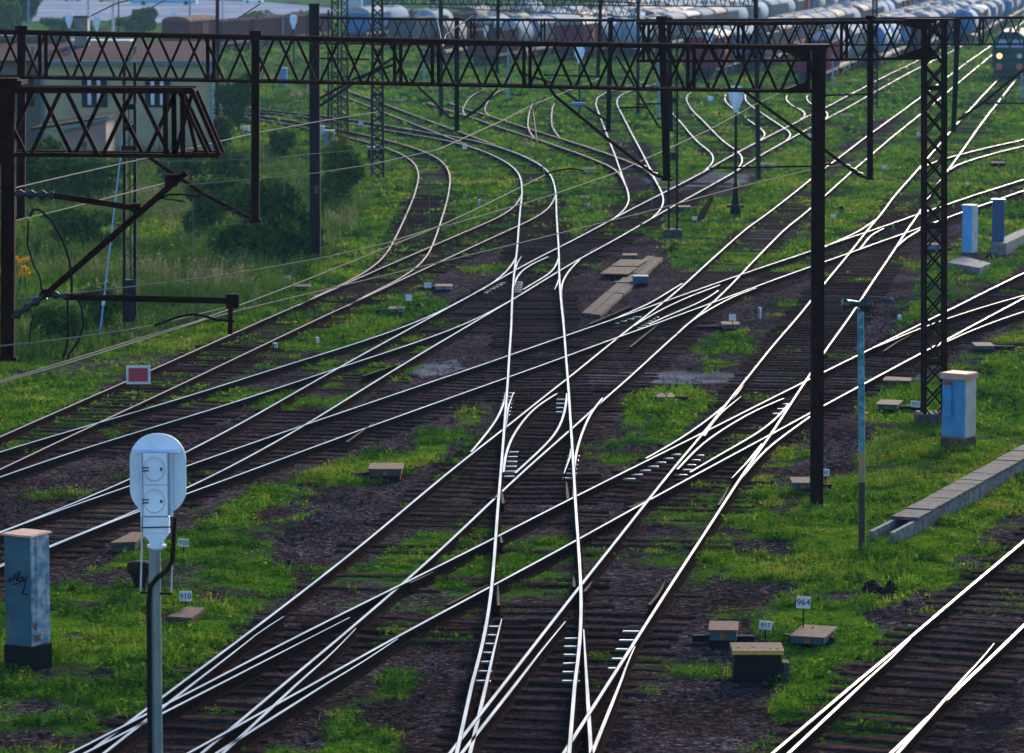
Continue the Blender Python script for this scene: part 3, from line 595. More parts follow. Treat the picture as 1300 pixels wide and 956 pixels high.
def hpost(root, x0, y0, x1, y1, Y, w, M=M_steel, name='drop_post'):
    a, b = AT(x0, y0, Y), AT(x1, y1, Y); mb = MB()
    for s_ in (-1, 1): mb.bar(a + V3((s_ * w * .33, 0, 0)), b + V3((s_ * w * .33, 0, 0)), w * .34, w * .8, 0, (0, 1, 0))
    mb.bar(a, b, w * .36, w * .5, 0, (0, 1, 0))
    L = (b - a).length; n = max(3, int(L / .6))
    for i in range(n): p = a.lerp(b, (i + .5) / n); mb.box(p - V3((0, w * .41, 0)), (w * .98, .012, L / n * .7), 0, 0)
    mb.box(a + V3((0, 0, .04)), (w * 1.5, w * 1.4, .08), 0, 0); mb.box(b, (w * 1.45, w * 1.2, .05), 0, 0)
    return mb.build(name, M, root)
def lattice(root, x, yb, yt, Y, w, wt=None, M=M_steel, name='lattice_mast', z0=-.1, xt=None, panel=None):
    a = AT(x, yb, Y); b = AT(xt or x, yt, Y); a.z = z0; wt = wt or w; mb = MB(); H = b.z - a.z; panel = panel or w * 1.05; n = max(4, int(H / panel)); c = (.041 if w < .54 else .056) if w >= .4 else .038
    P = lambda t, i, j: a.lerp(b, t) + V3((i * (w + (wt - w) * t) / 2, j * (w + (wt - w) * t) / 2 + w / 2, 0))
    for i in (-1, 1):
        for j in (-1, 1): mb.bar(P(0, i, j), P(1, i, j), c * 2, c * 2, 0, (0, 1, 0))
    for k in range(n):
        t0, t1 = k / n, (k + 1) / n
        for j in (-1, 1):
            mb.bar(P(t0, -1, j), P(t1, 1, j), c, c, 0, (0, 1, 0)); mb.bar(P(t0, 1, j) + V3((0, c * .6 * j, 0)), P(t1, -1, j) + V3((0, c * .6 * j, 0)), c, c, 0, (0, 1, 0))
            mb.bar(P(t0, j, -1), P(t1, j, 1), c, c, 0, (0, 1, 0))
        if k % 6 == 3:
            for j in (-1, 1): mb.bar(P(t0, -1, j), P(t0, 1, j), c * 2.4, c, 0, (0, 1, 0))
    return mb.build(name, M, root)
def insulator(mb, a, b, r=.055, m=0):
    r *= .8
    a, b = V3(a), V3(b); L = (b - a).length; n = max(4, int(L / .075)); pts = []; rs = []
    for i in range(n + 1):
        t = i / n; pts += [a.lerp(b, max(0, t - .2 / n)), a.lerp(b, min(1, t + .2 / n))]; k = r if i % 2 else r * .5; rs += [k, k]
    mb.tube(pts, rs, 8, m)
def strut(root, pts, Y, r=.035, ins=None, name='strut', M=None):
    P = [AT(x, y, Y + .15) for x, y in pts]; mb = MB(); mb.tube(P, r, 8, 0); o = mb.build(name, M or M_steel, root)
    if ins:
        mi = MB(); insulator(mi, AT(*ins[0], Y + .15), AT(*ins[1], Y + .15), r * 1.7); sub(mi, 'insulator', M_ins, o)
    return o
def gantry(name, label, x, y, Y): p = AT(x, y, Y); return thing(name, label, 'gantry', (p.x, Y, 0))
# nearest gantry (only its end reaches the picture, at the left)
YG0 = 50.2
g0 = gantry('cantilever_gantry', 'nearest rusty lattice gantry arm, ending over the grass at the left', -60, 300, YG0)
truss(g0, [(-420, 114, 195), (0, 114, 196), (245, 115, 198)], YG0, .55, 1.02, .06, .055, posts=(215, 226))
mb = MB(); a = AT(244, 115, YG0); b_ = AT(279, 197, YG0); c_ = AT(240, 197, YG0); c2 = AT(228, 118, YG0); c3 = AT(264, 197, YG0)
for q in (0, .55):
    d_ = V3((0, q, 0)); mb.bar(a + d_, b_ + d_, .06, .06, 0, (0, 1, 0)); mb.bar(c_ + d_, b_ + d_, .08, .07); mb.bar(c2 + d_, c3 + d_, .05, .05, 0, (0, 1, 0))
mb.build('end_brace', M_steel, g0)
hpost(g0, 11, 106, 10, 455, YG0, .19, name='drop_post')
mb = MB(); mb.box(AT(10, 105, YG0) + V3((0, .2, 0)), (.42, .7, .06)); mb.box(AT(5, 158, YG0) + V3((0, -.1, 0)), (.3, .06, 1.1)); mb.build('cap_plate', M_steel, g0)
q = AT(-400, 500, YG0); mb = MB(); mb.bbox((q.x, YG0 + .25, 4.4), (.4, .4, 9), .02); mb.build('mast', M_steel, g0)
def cant(root, name, segs, Y, M=M_steel):
    mb = MB()
    for pts, r in segs: mb.tube([AT(x, y, Y) for x, y in pts], r, 9, 0)
    return mb.build(name, M, root)
arm = cant(g0, 'cantilever_arm', [([(58, 374), (236, 219)], .045), ([(88, 377), (298, 382)], .045), ([(66, 248), (176, 265)], .042), ([(293, 376), (292, 424)], .036), ([(299, 374), (299, 390)], .055)], YG0 - .12)
mi = MB(); insulator(mi, AT(16, 403, YG0 - .12), AT(57, 375, YG0 - .12), .085); insulator(mi, AT(64, 374, YG0 - .12), AT(90, 377, YG0 - .12), .07); insulator(mi, AT(18, 246, YG0 - .12), AT(68, 248, YG0 - .12), .085); sub(mi, 'insulator', M_ins, arm)
mb = MB(); mb.box(AT(218, 229, YG0 - .12), (.18, .14, .17)); mb.box(AT(295, 382, YG0 - .12), (.17, .12, .2)); mb.box(AT(60, 372, YG0 - .12), (.12, .12, .12)); mb.box(AT(173, 264, YG0 - .12), (.13, .1, .13)); sub(mb, 'clamp', M_steel, arm)
reg = cant(g0, 'registration_arm', [([(196, 413), (228, 402), (246, 399), (258, 401), (275, 406), (298, 408)], .018), ([(236, 256), (200, 251), (196, 253)], .01), ([(200, 254), (214, 247), (232, 247), (250, 250), (258, 245)], .014)], YG0 - .12, M_steel2)
jp = cant(g0, 'jumper_cable', [([(38, 275), (42, 266), (50, 266), (66, 280), (80, 306), (88, 330), (91, 352), (91, 372)], .018), ([(36, 280), (35, 310), (42, 335), (51, 352), (53, 370), (50, 376)], .014),
    ([(86, 372), (86, 400), (87, 420), (85, 440), (80, 455)], .017), ([(98, 378), (104, 392), (106, 412), (100, 432), (88, 450), (86, 457)], .016), ([(44, 398), (39, 414), (38, 432), (36, 436)], .012)], YG0 - .15, M_black)
# main gantry across the picture
YG1 = 69.0
g1 = gantry('lattice_gantry', 'long rusty lattice gantry spanning almost the whole picture, resting on the thick right hand mast', 1037, 650, YG1)
truss(g1, [(-180, 38, 96), (0, 41, 98), (330, 48, 103.5), (650, 55, 109.5), (805, 58, 113), (965, 60, 115.5), (1040, 60.5, 116.5)], YG1, .6, .895, .06, .05, posts=(55, 268, 505, 553, 669, 877, 1030))
q = AT(-180, 500, YG1); mb = MB(); mb.bbox((q.x, YG1 + .3, 4.5), (.3, .3, 9.3), .02); mb.build('mast', M_steel, g1)
for px, yb in ((27, 277), (324, 280)): hpost(g1, px + .6, 38 if px < 100 else 44, px, yb, YG1, .155)
mp = AT(1037, 655, YG1); mb = MB()
for s_ in (-1, 1): mb.bar((mp.x - .075 * 1.05 * s_ + .0, YG1 + .1, -.2), (AT(1040, 59, YG1).x - .085 * s_, YG1 + .1, AT(1040, 58, YG1).z), .085, .26, 0, (0, 1, 0))
mb.bar((mp.x, YG1 + .1, -.2), (AT(1040, 59, YG1).x, YG1 + .1, AT(1040, 58, YG1).z), .1, .18, 0, (0, 1, 0))
for i in range(17): z_ = .35 + i * .53; xm = mp.x + (AT(1040, 59, YG1).x - mp.x) * z_ / 9; mb.box((xm, YG1 - .035, z_), (.2, .014, .36)); mb.box((xm, YG1 + .235, z_), (.2, .014, .36))
mast1 = mb.build('mast', M_steel, g1)
mb = MB(); p = AT(1034, 60, YG1); mb.box((p.x, YG1 + .25, p.z + .03), (.62, .75, .05)); mb.ext([(-.75, .0), (-.25, -.22), (-.12, -.22), (-.12, 0)], (p.x - .0, YG1 - .03, p.z - .02), (1, 0, 0), (0, 0, 1), (0, 1, 0), .03); mb.build('gusset_plate', M_steel, g1); mb = MB()
mb.ext([(-.7, 0), (-.12, .22), (-.12, -.02)], (p.x, YG1 - .034, AT(1034, 117, YG1).z), (1, 0, 0), (0, 0, 1), (0, 1, 0), .03); mb.build('gusset_plate', M_steel, g1)
mb = MB(); mb.bbox((mp.x, YG1 + .1, -.12), (.42, .5, .34), .04); mb.build('footing', M_concdark, g1)
strut(g1, [(178, 192), (258, 246), (318, 277)], YG1, .038, ((283, 262), (312, 275)))
# half gantry on the lattice tower
YG3 = 81.0
g3 = gantry('half_gantry', 'half gantry held by the slender lattice tower at the right', 1187, 545, YG3)
lattice(g3, 1187, 548, 24, YG3, .47, .46, name='lattice_tower', xt=1187.5, panel=.5)
truss(g3, [(809, 29.5, 77.5), (960, 30, 77.5), (1188, 27, 74)], YG3, .5, .93, .055, .045, posts=(820, 940, 1071, 1176), M=M_steel)
hpost(g3, 840, 25, 846.5, 228, YG3, .165); hpost(g3, 1104.5, 24, 1104.5, 227, YG3, .13)
mb = MB(); p = AT(1182, 26, YG3); mb.box((p.x, YG3 + .25, p.z + .02), (1.1, .6, .05)); mb.ext([(-1.0, 0), (-.3, -.2), (0, -.2), (0, 0)], (p.x, YG3 - .02, p.z), (1, 0, 0), (0, 0, 1), (0, 1, 0), .03); mb.build('gusset_plate', M_steel, g3); mb = MB(); p = AT(1182, 74, YG3); mb.ext([(-.9, .0), (-.2, .25), (0, .25), (0, 0)], (p.x, YG3 - .02, p.z), (1, 0, 0), (0, 0, 1), (0, 1, 0), .03); mb.build('gusset_plate', M_steel, g3)
for i, (px) in enumerate((1176, 1199)):
    mb = MB(); q = AT(px, 545, YG3); mb.bbox((q.x, YG3 + .28, .05), (.42, .8, .5), .04); mb.build('footing', M_concdark, g3)
strut(g3, [(690, 100), (705, 122), (772, 177), (830, 221), (843, 226)], YG3, .036, ((815, 210), (836, 224)))
strut(g3, [(940, 112), (1030, 178), (1090, 222), (1102, 226)], YG3, .036, ((1073, 209), (1097, 224)))
strut(g3, [(900, 213.5), (1031, 211), (1060, 208)], YG3, .02, None, 'registration_arm'); strut(g3, [(692, 221), (706, 217), (724, 214), (735, 215.5), (742, 217.5)], YG3, .018, None, 'registration_arm')
strut(g3, [(725, 132.5), (744, 133)], YG3, .05, None, 'section_insulator', M_blue); strut(g3, [(786, 137), (820, 136)], YG3, .02, None, 'registration_arm')
# fourth, farther gantry with the wide dark mast
YG4 = 124.0
g4 = gantry('lattice_gantry', 'farther lattice gantry starting at the wide dark mast in front of the bushes', 398, 335, YG4)
truss(g4, [(398, 22.5, 55), (560, 25, 57), (800, 26, 58.5), (960, 25.5, 58), (1200, 23, 56.5), (1420, 22, 56)], YG4, .55, .9, .06, .045, posts=(600, 689, 1213, 1245), M=M_steel2)
mb = MB(); a, b_ = AT(400.5, 336, YG4), AT(399, 6, YG4)
for s_ in (-1, 1): mb.bar((a.x + s_ * .12, YG4, -.2), (b_.x + s_ * .12, YG4, b_.z), .12, .3, 0, (0, 1, 0))
mb.bar((a.x, YG4, -.2), (b_.x, YG4, b_.z), .14, .2, 0, (0, 1, 0))
for i in range(14): mb.box((a.x + (b_.x - a.x) * (i + .5) / 14, YG4 - .14, .3 + i * .64), (.34, .014, .36))
mb.box((b_.x, YG4, b_.z + .02), (.4, .36, .05)); mb.box((a.x + .05, YG4 - .16, AT(0, 240, YG4).z), (.14, .02, .3), 0, 1); m4 = mb.build('mast', [M_steel2, M_plank], g4)
for x0, x1, yb in ((580, 580, 165), (775.5, 772, 166), (849, 851.5, 166), (1216, 1210.5, 166)): hpost(g4, x0, 25, x1, yb, YG4, .165, M_steel2)
q = AT(1420, 300, YG4); mb = MB(); mb.bbox((q.x, YG4 + .2, 4.4), (.4, .35, 9.1), .02); mb.build('mast', M_steel2, g4)
for pts in ([(404, 136), (444, 109), (500, 73)], [(406, 125), (450, 100), (500, 82)], [(520, 100), (550, 128), (570, 149), (582, 151)], [(632, 112), (610, 136), (588, 151)], [(660, 92), (700, 105), (768, 152), (773, 153)],
            [(782, 70), (837, 162), (846, 163)], [(1300, 88), (1250, 129), (1216, 153)], [(404, 74), (470, 75.5)], [(690, 95), (764, 97)]): strut(g4, pts, YG4, .045 if len(pts) > 2 else .03, None, 'strut', M_steel2)
strut(g4, [(1250, 131), (1300, 131)], YG4, .03, None, 'registration_arm', M_steel2); strut(g4, [(808, 132), (848, 131.5)], YG4, .03, ((812, 132), (826, 131.8)), 'registration_arm', M_steel2); strut(g4, [(1046, 121), (1104, 119.5)], YG4 - 40, .022, ((1065, 120.7), (1084, 120.3)), 'registration_arm', M_steel2)
cant(g4, 'jumper_cable', [([(648, 119), (660, 122), (664, 112), (668, 104)], .02), ([(632, 138), (640, 128), (652, 124)], .018), ([(676, 150), (680, 138), (692, 122)], .018)], YG4, M_black)
# lattice masts and drop posts farther back
YG5 = 171.0
g5 = gantry('lattice_gantry', 'dim lattice gantry along the top edge from the lattice mast to the far thin mast', 478, 237, YG5)
lattice(g5, 479, 239, -14, YG5, .56, .44, M_steel2, panel=.46)
truss(g5, [(478, -26, 5), (640, -25, 6), (960, -22, 8.5)], YG5, .5, .9, .055, .05, M=M_steel2)
mb = MB(); q = AT(963, 225, YG5); mb.bar((q.x, YG5, -.1), (AT(959, -22, YG5).x, YG5, AT(959, -22, YG5).z), .22, .22, 0, (0, 1, 0)); mb.build('mast', M_steel2, g5)
for px, yb, x1 in ((633, 92, 631), (763.5, 96, 759)): hpost(g5, px, -22, x1, yb, YG5 + .2, .17, M_steel2)
g6 = gantry('lattice_gantry', 'faint far lattice gantry sloping down to the right behind the wagons', 560, 146, 236)
mb = MB(); q = AT(560, 147, 236); mb.bar((q.x, 236, -.1), (q.x, 236, 9.6), .3, .3, 0, (0, 1, 0)); mb.build('mast', M_steel2, g6)
truss(g6, [(545, -8, 9), (640, -4, 14), (810, 4, 22)], 236, .5, 1.0, .06, .055, M=M_steel2)
mb = MB(); q = AT(810, 90, 236); mb.bar((q.x, 236, .2), (q.x, 236, 8.0), .22, .22, 0, (0, 1, 0)); mb.build('mast', M_steel2, g6)
def mast(label, x, yb, yt, w, M=M_steel2, lat=True, name='lattice_mast', cat='mast', extra=None):
    p = G(x, yb); t = thing(name, label, cat, p)
    if lat: lattice(t, x, yb, yt, p.y, w, w * .85, M, panel=w * 1.0)
    else:
        mb = MB(); b_ = AT(x, yt, p.y); mb.tube([(p.x, p.y, -.1), (b_.x, p.y, b_.z)], [w / 2, w * .4], 10); mb.build('pole', M, t); mb = MB(); mb.cyl((p.x, p.y, -.05), w * 1.1, .22, 10); mb.build('footing', M_concdark, t)
    return t
mast('dark lattice mast behind the grey bin-like cabinet, left one of the close pair', 425, 176, -18, .41); mast('dark lattice mast behind the grey bin-like cabinet, right one of the close pair', 437, 175, -18, .41)
mast('thin dark pole left of the close pair of lattice masts', 417, 160, 12, .16, lat=False, name='pole', cat='pole'); mast('thin blue lattice mast on grass near the right drop post', 1111, 139, -8, .34, M_steel2)
mast('tall grey pole rising beside the end wall of the pale house', 276, 150, -12, .3, M_steel2, False, 'pole', 'pole'); mast('pale blue thin pole on the grass beyond the house roof, left of the signals', 36, 120, -20, .2, M_blue, False, 'pole', 'pole')
mast('pale thick pole behind the house chimney', 112, 118, -25, .3, M_palegrey, False, 'pole', 'pole'); mast('pale pole beyond the house roof, to the right of the two signal backs', 143.5, 112, -25, .28, M_palegrey, False, 'pole', 'pole')
mast('thin dark pole beyond the house roof next to a pale pole', 150.5, 118, -25, .12, M_steel2, False, 'pole', 'pole'); mast('pale pole standing above the brown wagon roofs', 283, 60, -20, .3, M_palegrey, False, 'pole', 'pole'); mast('thin pale blue pole on the road beyond the wagons', 241, 40, -20, .3, M_blue, False, 'pole', 'pole')
# twin-post anchor masts with tension weights
M_weight = mat('dark_blue_iron', (.005, .008, .016), .8, 0, (.009, .009, .013), 8, spec=.1)
def anchor_mast(label, xa, xb, yb, yt, w0, w1, brk, roped=True):
    p = G((xa + xb) / 2, yb); YA = p.y; t = thing('anchor_mast', label, 'mast', p); mb = MB(); xm = (xa + xb) / 2
    for px in (xa, xb): a, b_ = AT(px, yb, YA), AT(px, yt, YA); mb.bar((a.x, YA, -.1), (b_.x, YA, b_.z), .085, .14, 0, (0, 1, 0))
    for i in range(16): z_ = .9 + i * .45; mb.bar((AT(xa, yb, YA).x, YA + .05, z_), (AT(xb, yb, YA).x, YA + .05, z_ + .3), .03, .02)
    mb.build('mast', M_steel2, t); mb = MB(); mb.bbox((p.x, YA, .1), ((xb - xa) / F * YA + .4, .6, .36), .04); mb.build('footing', M_concdark, t)
    a = AT(xm + 2, w0, YA); b_ = AT(xm + 2, w1, YA); mb = MB(); n_ = max(3, int((a.z - b_.z) / .13))
    for i in range(n_): z_ = b_.z + (a.z - b_.z) * (i + .5) / n_; mb.cyl((a.x, YA - .12, z_ - .062), .17, .118, 14)
    mb.build('tension_weight', M_weight, t); mb = MB(); mb.tube([(a.x, YA - .12, a.z), (a.x, YA - .12, 6.9)], .015); mb.build('weight_rope', M_steel2, t)
    for zy, w in brk: mb = MB(); mb.bbox(AT(xm, zy, YA) + V3((0, -.1, 0)), (w * 1.3, .25, .16), .02); mb.build('pulley_bracket', M_steel2, t)
    return YA
YA = anchor_mast('twin post mast with a stack of dark tension weights in the grass at left', 158, 171.5, 428, 79, 354, 408, ((135, .3), (188, .34), (162, .22)))
anchor_mast('thin twin post mast standing just right of the thick drop post in the middle', 849, 859.5, 300, 55, 193, 203, ((112, .4), (127, .3)))
p = G(125, 439); t = thing('guy_wire', 'thin light blue stay slanting up from the grass beside the twin post mast', 'stay', p); mb = MB(); a = G(125, 439); b_ = AT(156, 172, YA); mb.tube([a, b_], .022, 8); mb.build('rod', mat('pale_blue_sleeve', (.12, .26, .46), .5), t); c_ = a.lerp(b_, .19); mb = MB(); mb.tube([c_, a.lerp(b_, .24)], .05, 8); mb.build('turnbuckle', M_palegrey, t)

# ------------------------------------------------------------------ wires
def wire(label, pts, z, r=.0105, name='overhead_wire'):
    P = [G(q[0], q[1], q[2] if len(q) > 2 else z) for q in pts]; mb = MB()
    Q = [P[0]]
    for a, b_ in zip(P[:-1], P[1:]): Q += [a.lerp(b_, i / 4) for i in range(1, 5)]
    mb.tube(Q, r, 6); o = mb.build(name, M_wire); return tag(o, label, 'wire', 'overhead line wires')
wire('contact wire crossing the picture from the insulated arm at left to the middle drop post', [(-30, 385), (60, 376), (176, 363), (260, 353), (328, 342), (416, 326), (490, 309), (558, 287), (616, 260), (692, 222)], 5.7)
wire('upper wire of the close pair crossing the grass above the red sign', [(-20, 490), (80, 460), (176, 430), (250, 408), (290, 393), (372, 362), (472, 322), (496, 312), (556, 288)], 5.6)
wire('lower wire of the close pair running on to the right hand drop post', [(-20, 492), (80, 463), (176, 433), (260, 406), (312, 392), (404, 370), (512, 344), (658, 309), (740, 289), (840, 264), (936, 238), (1031, 215), (1104, 203)], 5.6)
wire('wire at mid height between the dropping cables, left of the red sign', [(-30, 442), (34, 436), (100, 428), (156, 420), (200, 412), (248, 400), (290, 390)], 5.6)
wire('pale wire rising over the shed towards the wide dark mast', [(-30, 250), (26, 237), (86, 223), (176, 203), (260, 184), (320, 170), (400, 155), (480, 142)], 7.2, .012)
wire('thin wire crossing below the gantry beam into the large insulated arm', [(20, 280), (80, 266), (208, 233)], 7.0)
wire('long wire in front of the dark bushes rising to the far tracks', [(208, 236), (260, 233), (318, 228), (400, 220), (470, 209), (520, 198), (556, 190), (576, 181), (640, 152), (674, 134), (760, 100)], 6.4)
wire('faint wire over the shrubs by the brown board', [(120, 206), (260, 204), (344, 201), (400, 195), (488, 188)], 6.6, .009)
wire('thin diagonal wire slanting over the winding middle tracks to the white backed signal', [(556, 288), (570, 286), (696, 249), (780, 220), (902, 164), (958, 133), (1010, 108)], 5.7)
wire('jagged pale wire hanging down to the arm above the left curve', [(668, 60, 8.8), (676, 100, 8.2), (684, 124, 7.6), (676, 135, 7.2), (683, 190, 6.6), (691, 220, 5.7)], 7, .012)
wire('steep pale wire crossing the lattice beams near the middle', [(555, 25, 9.4), (562, 60, 8.9), (566, 44, 9), (600, 20, 9.4)], 9, .015); wire('pair wire slanting down over the road at top left', [(116, 20, 9), (148, 4, 9.6), (205, -10, 10)], 9.3, .02); wire('wire over the road above the brown covered wagon', [(150, 25, 8.5), (183, 15, 8.9), (220, -6, 9.6)], 9, .02); wire('short wire descending to the tall grey pole at top left', [(292, 30, 8.5), (330, 5, 9.4)], 9, .02)
def dropper(label, x, y0, y1, z):
    a, b_ = G(x, y0, z), None; b_ = AT(x, y1, a.y); mb = MB(); mb.tube([a, b_], .006, 5); o = mb.build('dropper_wire', M_wire); tag(o, label, 'wire', 'vertical dropper wires')
for x, y0, y1, z in ((471, 165, 323, 7.2), (516, 190, 306, 7.2), (245, 250, 405, 7), (234, 358, 402, 6.2), (323, 345, 390, 6.2), (416, 328, 366, 6.0), (614, 180, 262, 7.2), (756, 225, 286, 7.2), (901, 165, 245, 6.6), (828, 180, 262, 7.2), (1025, 150, 216, 6.8), (361, 225, 247, 7.2), (545, 190, 287, 7), (673, 130, 232, 6.8)):
    dropper('thin vertical wire linking two overhead wires of the line', x, y0, y1, z)

# ------------------------------------------------------------------ signals seen from behind
def text_obj(s, size, loc, M, parent, rx=PI / 2, rz=0, name='lettering', extr=.001):
    cu = bpy.data.curves.new('txt', 'FONT'); cu.body = s; cu.size = size; cu.align_x = 'CENTER'; cu.align_y = 'CENTER'; cu.extrude = extr
    tmp = bpy.data.objects.new('tmp', cu); C.objects.link(tmp); bpy.context.view_layer.update()
    me = bpy.data.meshes.new_from_object(tmp); bpy.data.objects.remove(tmp); me.materials.clear(); me.materials.append(M)
    me.transform(Matrix.Translation(V3(loc)) @ Matrix.Rotation(rz, 4, 'Z') @ Matrix.Rotation(rx, 4, 'X'))
    root = parent if parent.parent is None else parent.parent
    me.transform(Matrix.Translation(-root.location)); o = bpy.data.objects.new(name, me); C.objects.link(o); o.parent = parent; return o
def stadium(w, h, r, n=8, rb=None):
    P = []
    for cx, cy, a0, rr in ((w / 2 - r, h / 2 - r, 0, r), (-w / 2 + r, h / 2 - r, PI / 2, r), (-w / 2 + (rb or r), -h / 2 + (rb or r), PI, rb or r), (w / 2 - (rb or r), -h / 2 + (rb or r), PI * 1.5, rb or r)):
        for i in range(n + 1): a = a0 + PI / 2 * i / n; P.append((cx + rr * math.cos(a), cy + rr * math.sin(a)))
    return P
YS = 45.0
M_shadeline = mat('painted_shade_line', (.16, .20, .27), .8, 0, (.24, .30, .40), 9, spec=.05)  # darker colour that paints shading lines onto the signal back
hc = AT(200.5, 602, YS); t = thing('colour_light_signal', 'large white signal back with two round covers on a grey post, close at the left', 'signal', (hc.x, YS, 0)); u = 1 / (F / YS)   # metres per pixel there
mb = MB(); mb.ext(stadium(72 * u, 105 * u, 34 * u, 10, 33 * u), (hc.x, YS, hc.z), (1, 0, 0), (0, 0, 1), (0, 1, 0), .03); board = mb.build('backboard', M_white, t); mb = MB()
for s_ in (-1, 1): mb.bar((AT(199, 600, YS).x + s_ * 16.4 * u, YS - .092, AT(0, 573, YS).z), (AT(199, 600, YS).x + s_ * 16.4 * u, YS - .092, AT(0, 652, YS).z), .012, .17, 0, (0, 1, 0))
for yy in (572, 613, 653): mb.box((AT(199, 600, YS).x, YS - .181, AT(0, yy, YS).z), (31 * u, .006, .009))
seam_shade = mb.build('housing_seam_shade', M_shadeline, t)  # shading along the housing edges and seams, put in as dark strips
mb = MB(); c_ = AT(199, 612, YS); mb.bbox((c_.x - .00, YS - .09, AT(0, 612, YS).z), (32 * u, .18, 82 * u), .012); mb.bbox((c_.x, YS - .085, AT(0, 664, YS).z), (33 * u, .17, 21 * u), .012)
mb.ext([(-17 * u, 0), (-8 * u, -12 * u), (8 * u, -12 * u), (17 * u, 0)], (c_.x, YS - .17, AT(0, 674.5, YS).z), (1, 0, 0), (0, 0, 1), (0, 1, 0), .17)
mb.cyl((c_.x - .0, YS - .08, AT(0, 695, YS).z), 9 * u, 10 * u, 16); mb.cyl((c_.x, YS - .08, AT(0, 693, YS).z), 12 * u, 3 * u, 16)
for s_ in (-1, 1): mb.bar((c_.x + s_ * 19 * u, YS - .06, AT(0, 573, YS).z), (c_.x + s_ * 19 * u, YS - .06, AT(0, 655, YS).z), .035, .03, 0, (0, 1, 0)); mb.box((c_.x + s_ * 23 * u, YS - .07, AT(0, 572, YS).z), (15 * u, .14, .014))
case = mb.build('lamp_housing', M_white, t)
for yy in (593, 633.5):
    mb = MB(); q = AT(197.5, yy, YS); q.y = YS - .183
    ring = [(q.x + 12 * u * math.cos(a), q.y, q.z + 14 * u * math.sin(a)) for a in np.linspace(0, 2 * PI, 25)]; mb.tube(ring, .012, 6, cap=False); mb.ext([(11.5 * u * math.cos(a), 13.5 * u * math.sin(a)) for a in np.linspace(0, 2 * PI, 24, endpoint=False)], (q.x, q.y - .002, q.z), (1, 0, 0), (0, 0, 1), (0, 1, 0), .01)
    cov = mb.build('lamp_cover', M_white, t); mb = MB(); mb.box((q.x - 11 * u, q.y - .014, q.z + 2 * u), (8 * u, .014, 1.5 * u)); mb.box((q.x - 11 * u, q.y - .014, q.z - 2 * u), (8 * u, .014, 1.5 * u)); mb.cyl((q.x + 9 * u, q.y - .01, q.z - .02), .012, .04, 8); sub(mb, 'hinge', M_steel2, cov); mb = MB(); mb.tube([(v[0], q.y - .004, q.z + (v[2] - q.z) * 1.07) if 0 else (q.x + (v[0] - q.x) * 1.09, q.y + .004, q.z + (v[2] - q.z) * 1.09) for v in ring], .007, 6, cap=False); sub(mb, 'rim_shade_ring', M_shadeline, cov)  # the outer dark ring is painted shading round each cover
mb = MB(); pc = AT(198, 780, YS); mb.tube([(pc.x, YS - .08, -.1), (pc.x, YS - .08, AT(0, 694, YS).z)], 7.6 * u, 16); post = mb.build('post', mat('grey_blue_post', (.10, .145, .16), .5, 0, (.13, .17, .18), 5), t)
mb = MB(); mb.tube([(AT(190.5, 868, YS).x, YS - .17, .2), (AT(191, 800, YS).x, YS - .17, AT(0, 760, YS).z), (AT(192, 740, YS).x, YS - .17, AT(0, 742, YS).z), (AT(200, 730, YS).x, YS - .17, AT(0, 732, YS).z), (AT(213, 722, YS).x, YS - .16, AT(0, 722, YS).z), (AT(220, 712, YS).x, YS - .15, AT(0, 710, YS).z), (AT(221.5, 690, YS).x, YS - .15, AT(0, 690, YS).z), (AT(223, 652, YS).x, YS - .12, AT(0, 654, YS).z)], 3.1 * u, 8); mb.build('hose', M_black, t)
mb = MB(); mb.tube([AT(179.5, 655, YS - .1), AT(180, 690, YS - .1), AT(178.5, 752, YS - .1)], .011, 6); mb.tube([AT(219, 700, YS - .1), AT(217.5, 752, YS - .1)], .009, 6); mb.tube([AT(178, 752, YS - .1), AT(218, 754, YS - .1)], .017, 6, 1); mb.tube([AT(180, 670, YS - .2), AT(218, 669, YS - .2)], .009, 6, 1); mb.build('ladder_rail', [M_palegrey, M_steel2], t)
def far_signal(label, x, yb, y0, y1, w, M=M_white, base=True):
    p = G(x, yb); Y = p.y; k = F / Y; t = thing('signal', label, 'signal', p); W_ = w / k; top = AT(x, y0, Y).z; bot = AT(x, y1, Y).z
    mb = MB(); H_ = top - bot; mb.ext([(-W_ * .12, 0), (W_ * .12, 0), (W_ * .2, H_ * .25), (W_ * .45, H_ * .5), (W_ * .5, H_ * .8), (W_ * .36, H_ * .96), (0, H_), (-W_ * .36, H_ * .96), (-W_ * .5, H_ * .8), (-W_ * .45, H_ * .5), (-W_ * .2, H_ * .25)], (p.x, Y, bot), (1, 0, 0), (0, 0, 1), (0, 1, 0), .05); mb.build('backboard', M, t)
    mb = MB(); mb.bbox((p.x, Y - .07, bot + H_ * .55), (W_ * .5, .14, H_ * .6), .01); mb.build('lamp_housing', M, t)
    mb = MB(); mb.tube([(p.x, Y, -.05), (p.x, Y, bot + .1)], max(.06, W_ * .1), 10); mb.build('post', M_steel2, t)
    if base: mb = MB(); mb.bbox((p.x, Y, .2), (.42, .42, .42), .05); mb.bbox((p.x, Y, .47), (.7, .5, .1), .02); mb.tube([(p.x, Y, .5), (p.x, Y, 1.4)], [.16, .08], 10); mb.build('pedestal', M_steel2, t)
    return t
far_signal('white backed signal on a dark pedestal post right of the middle tracks', 933.5, 276, 108, 146, 19)
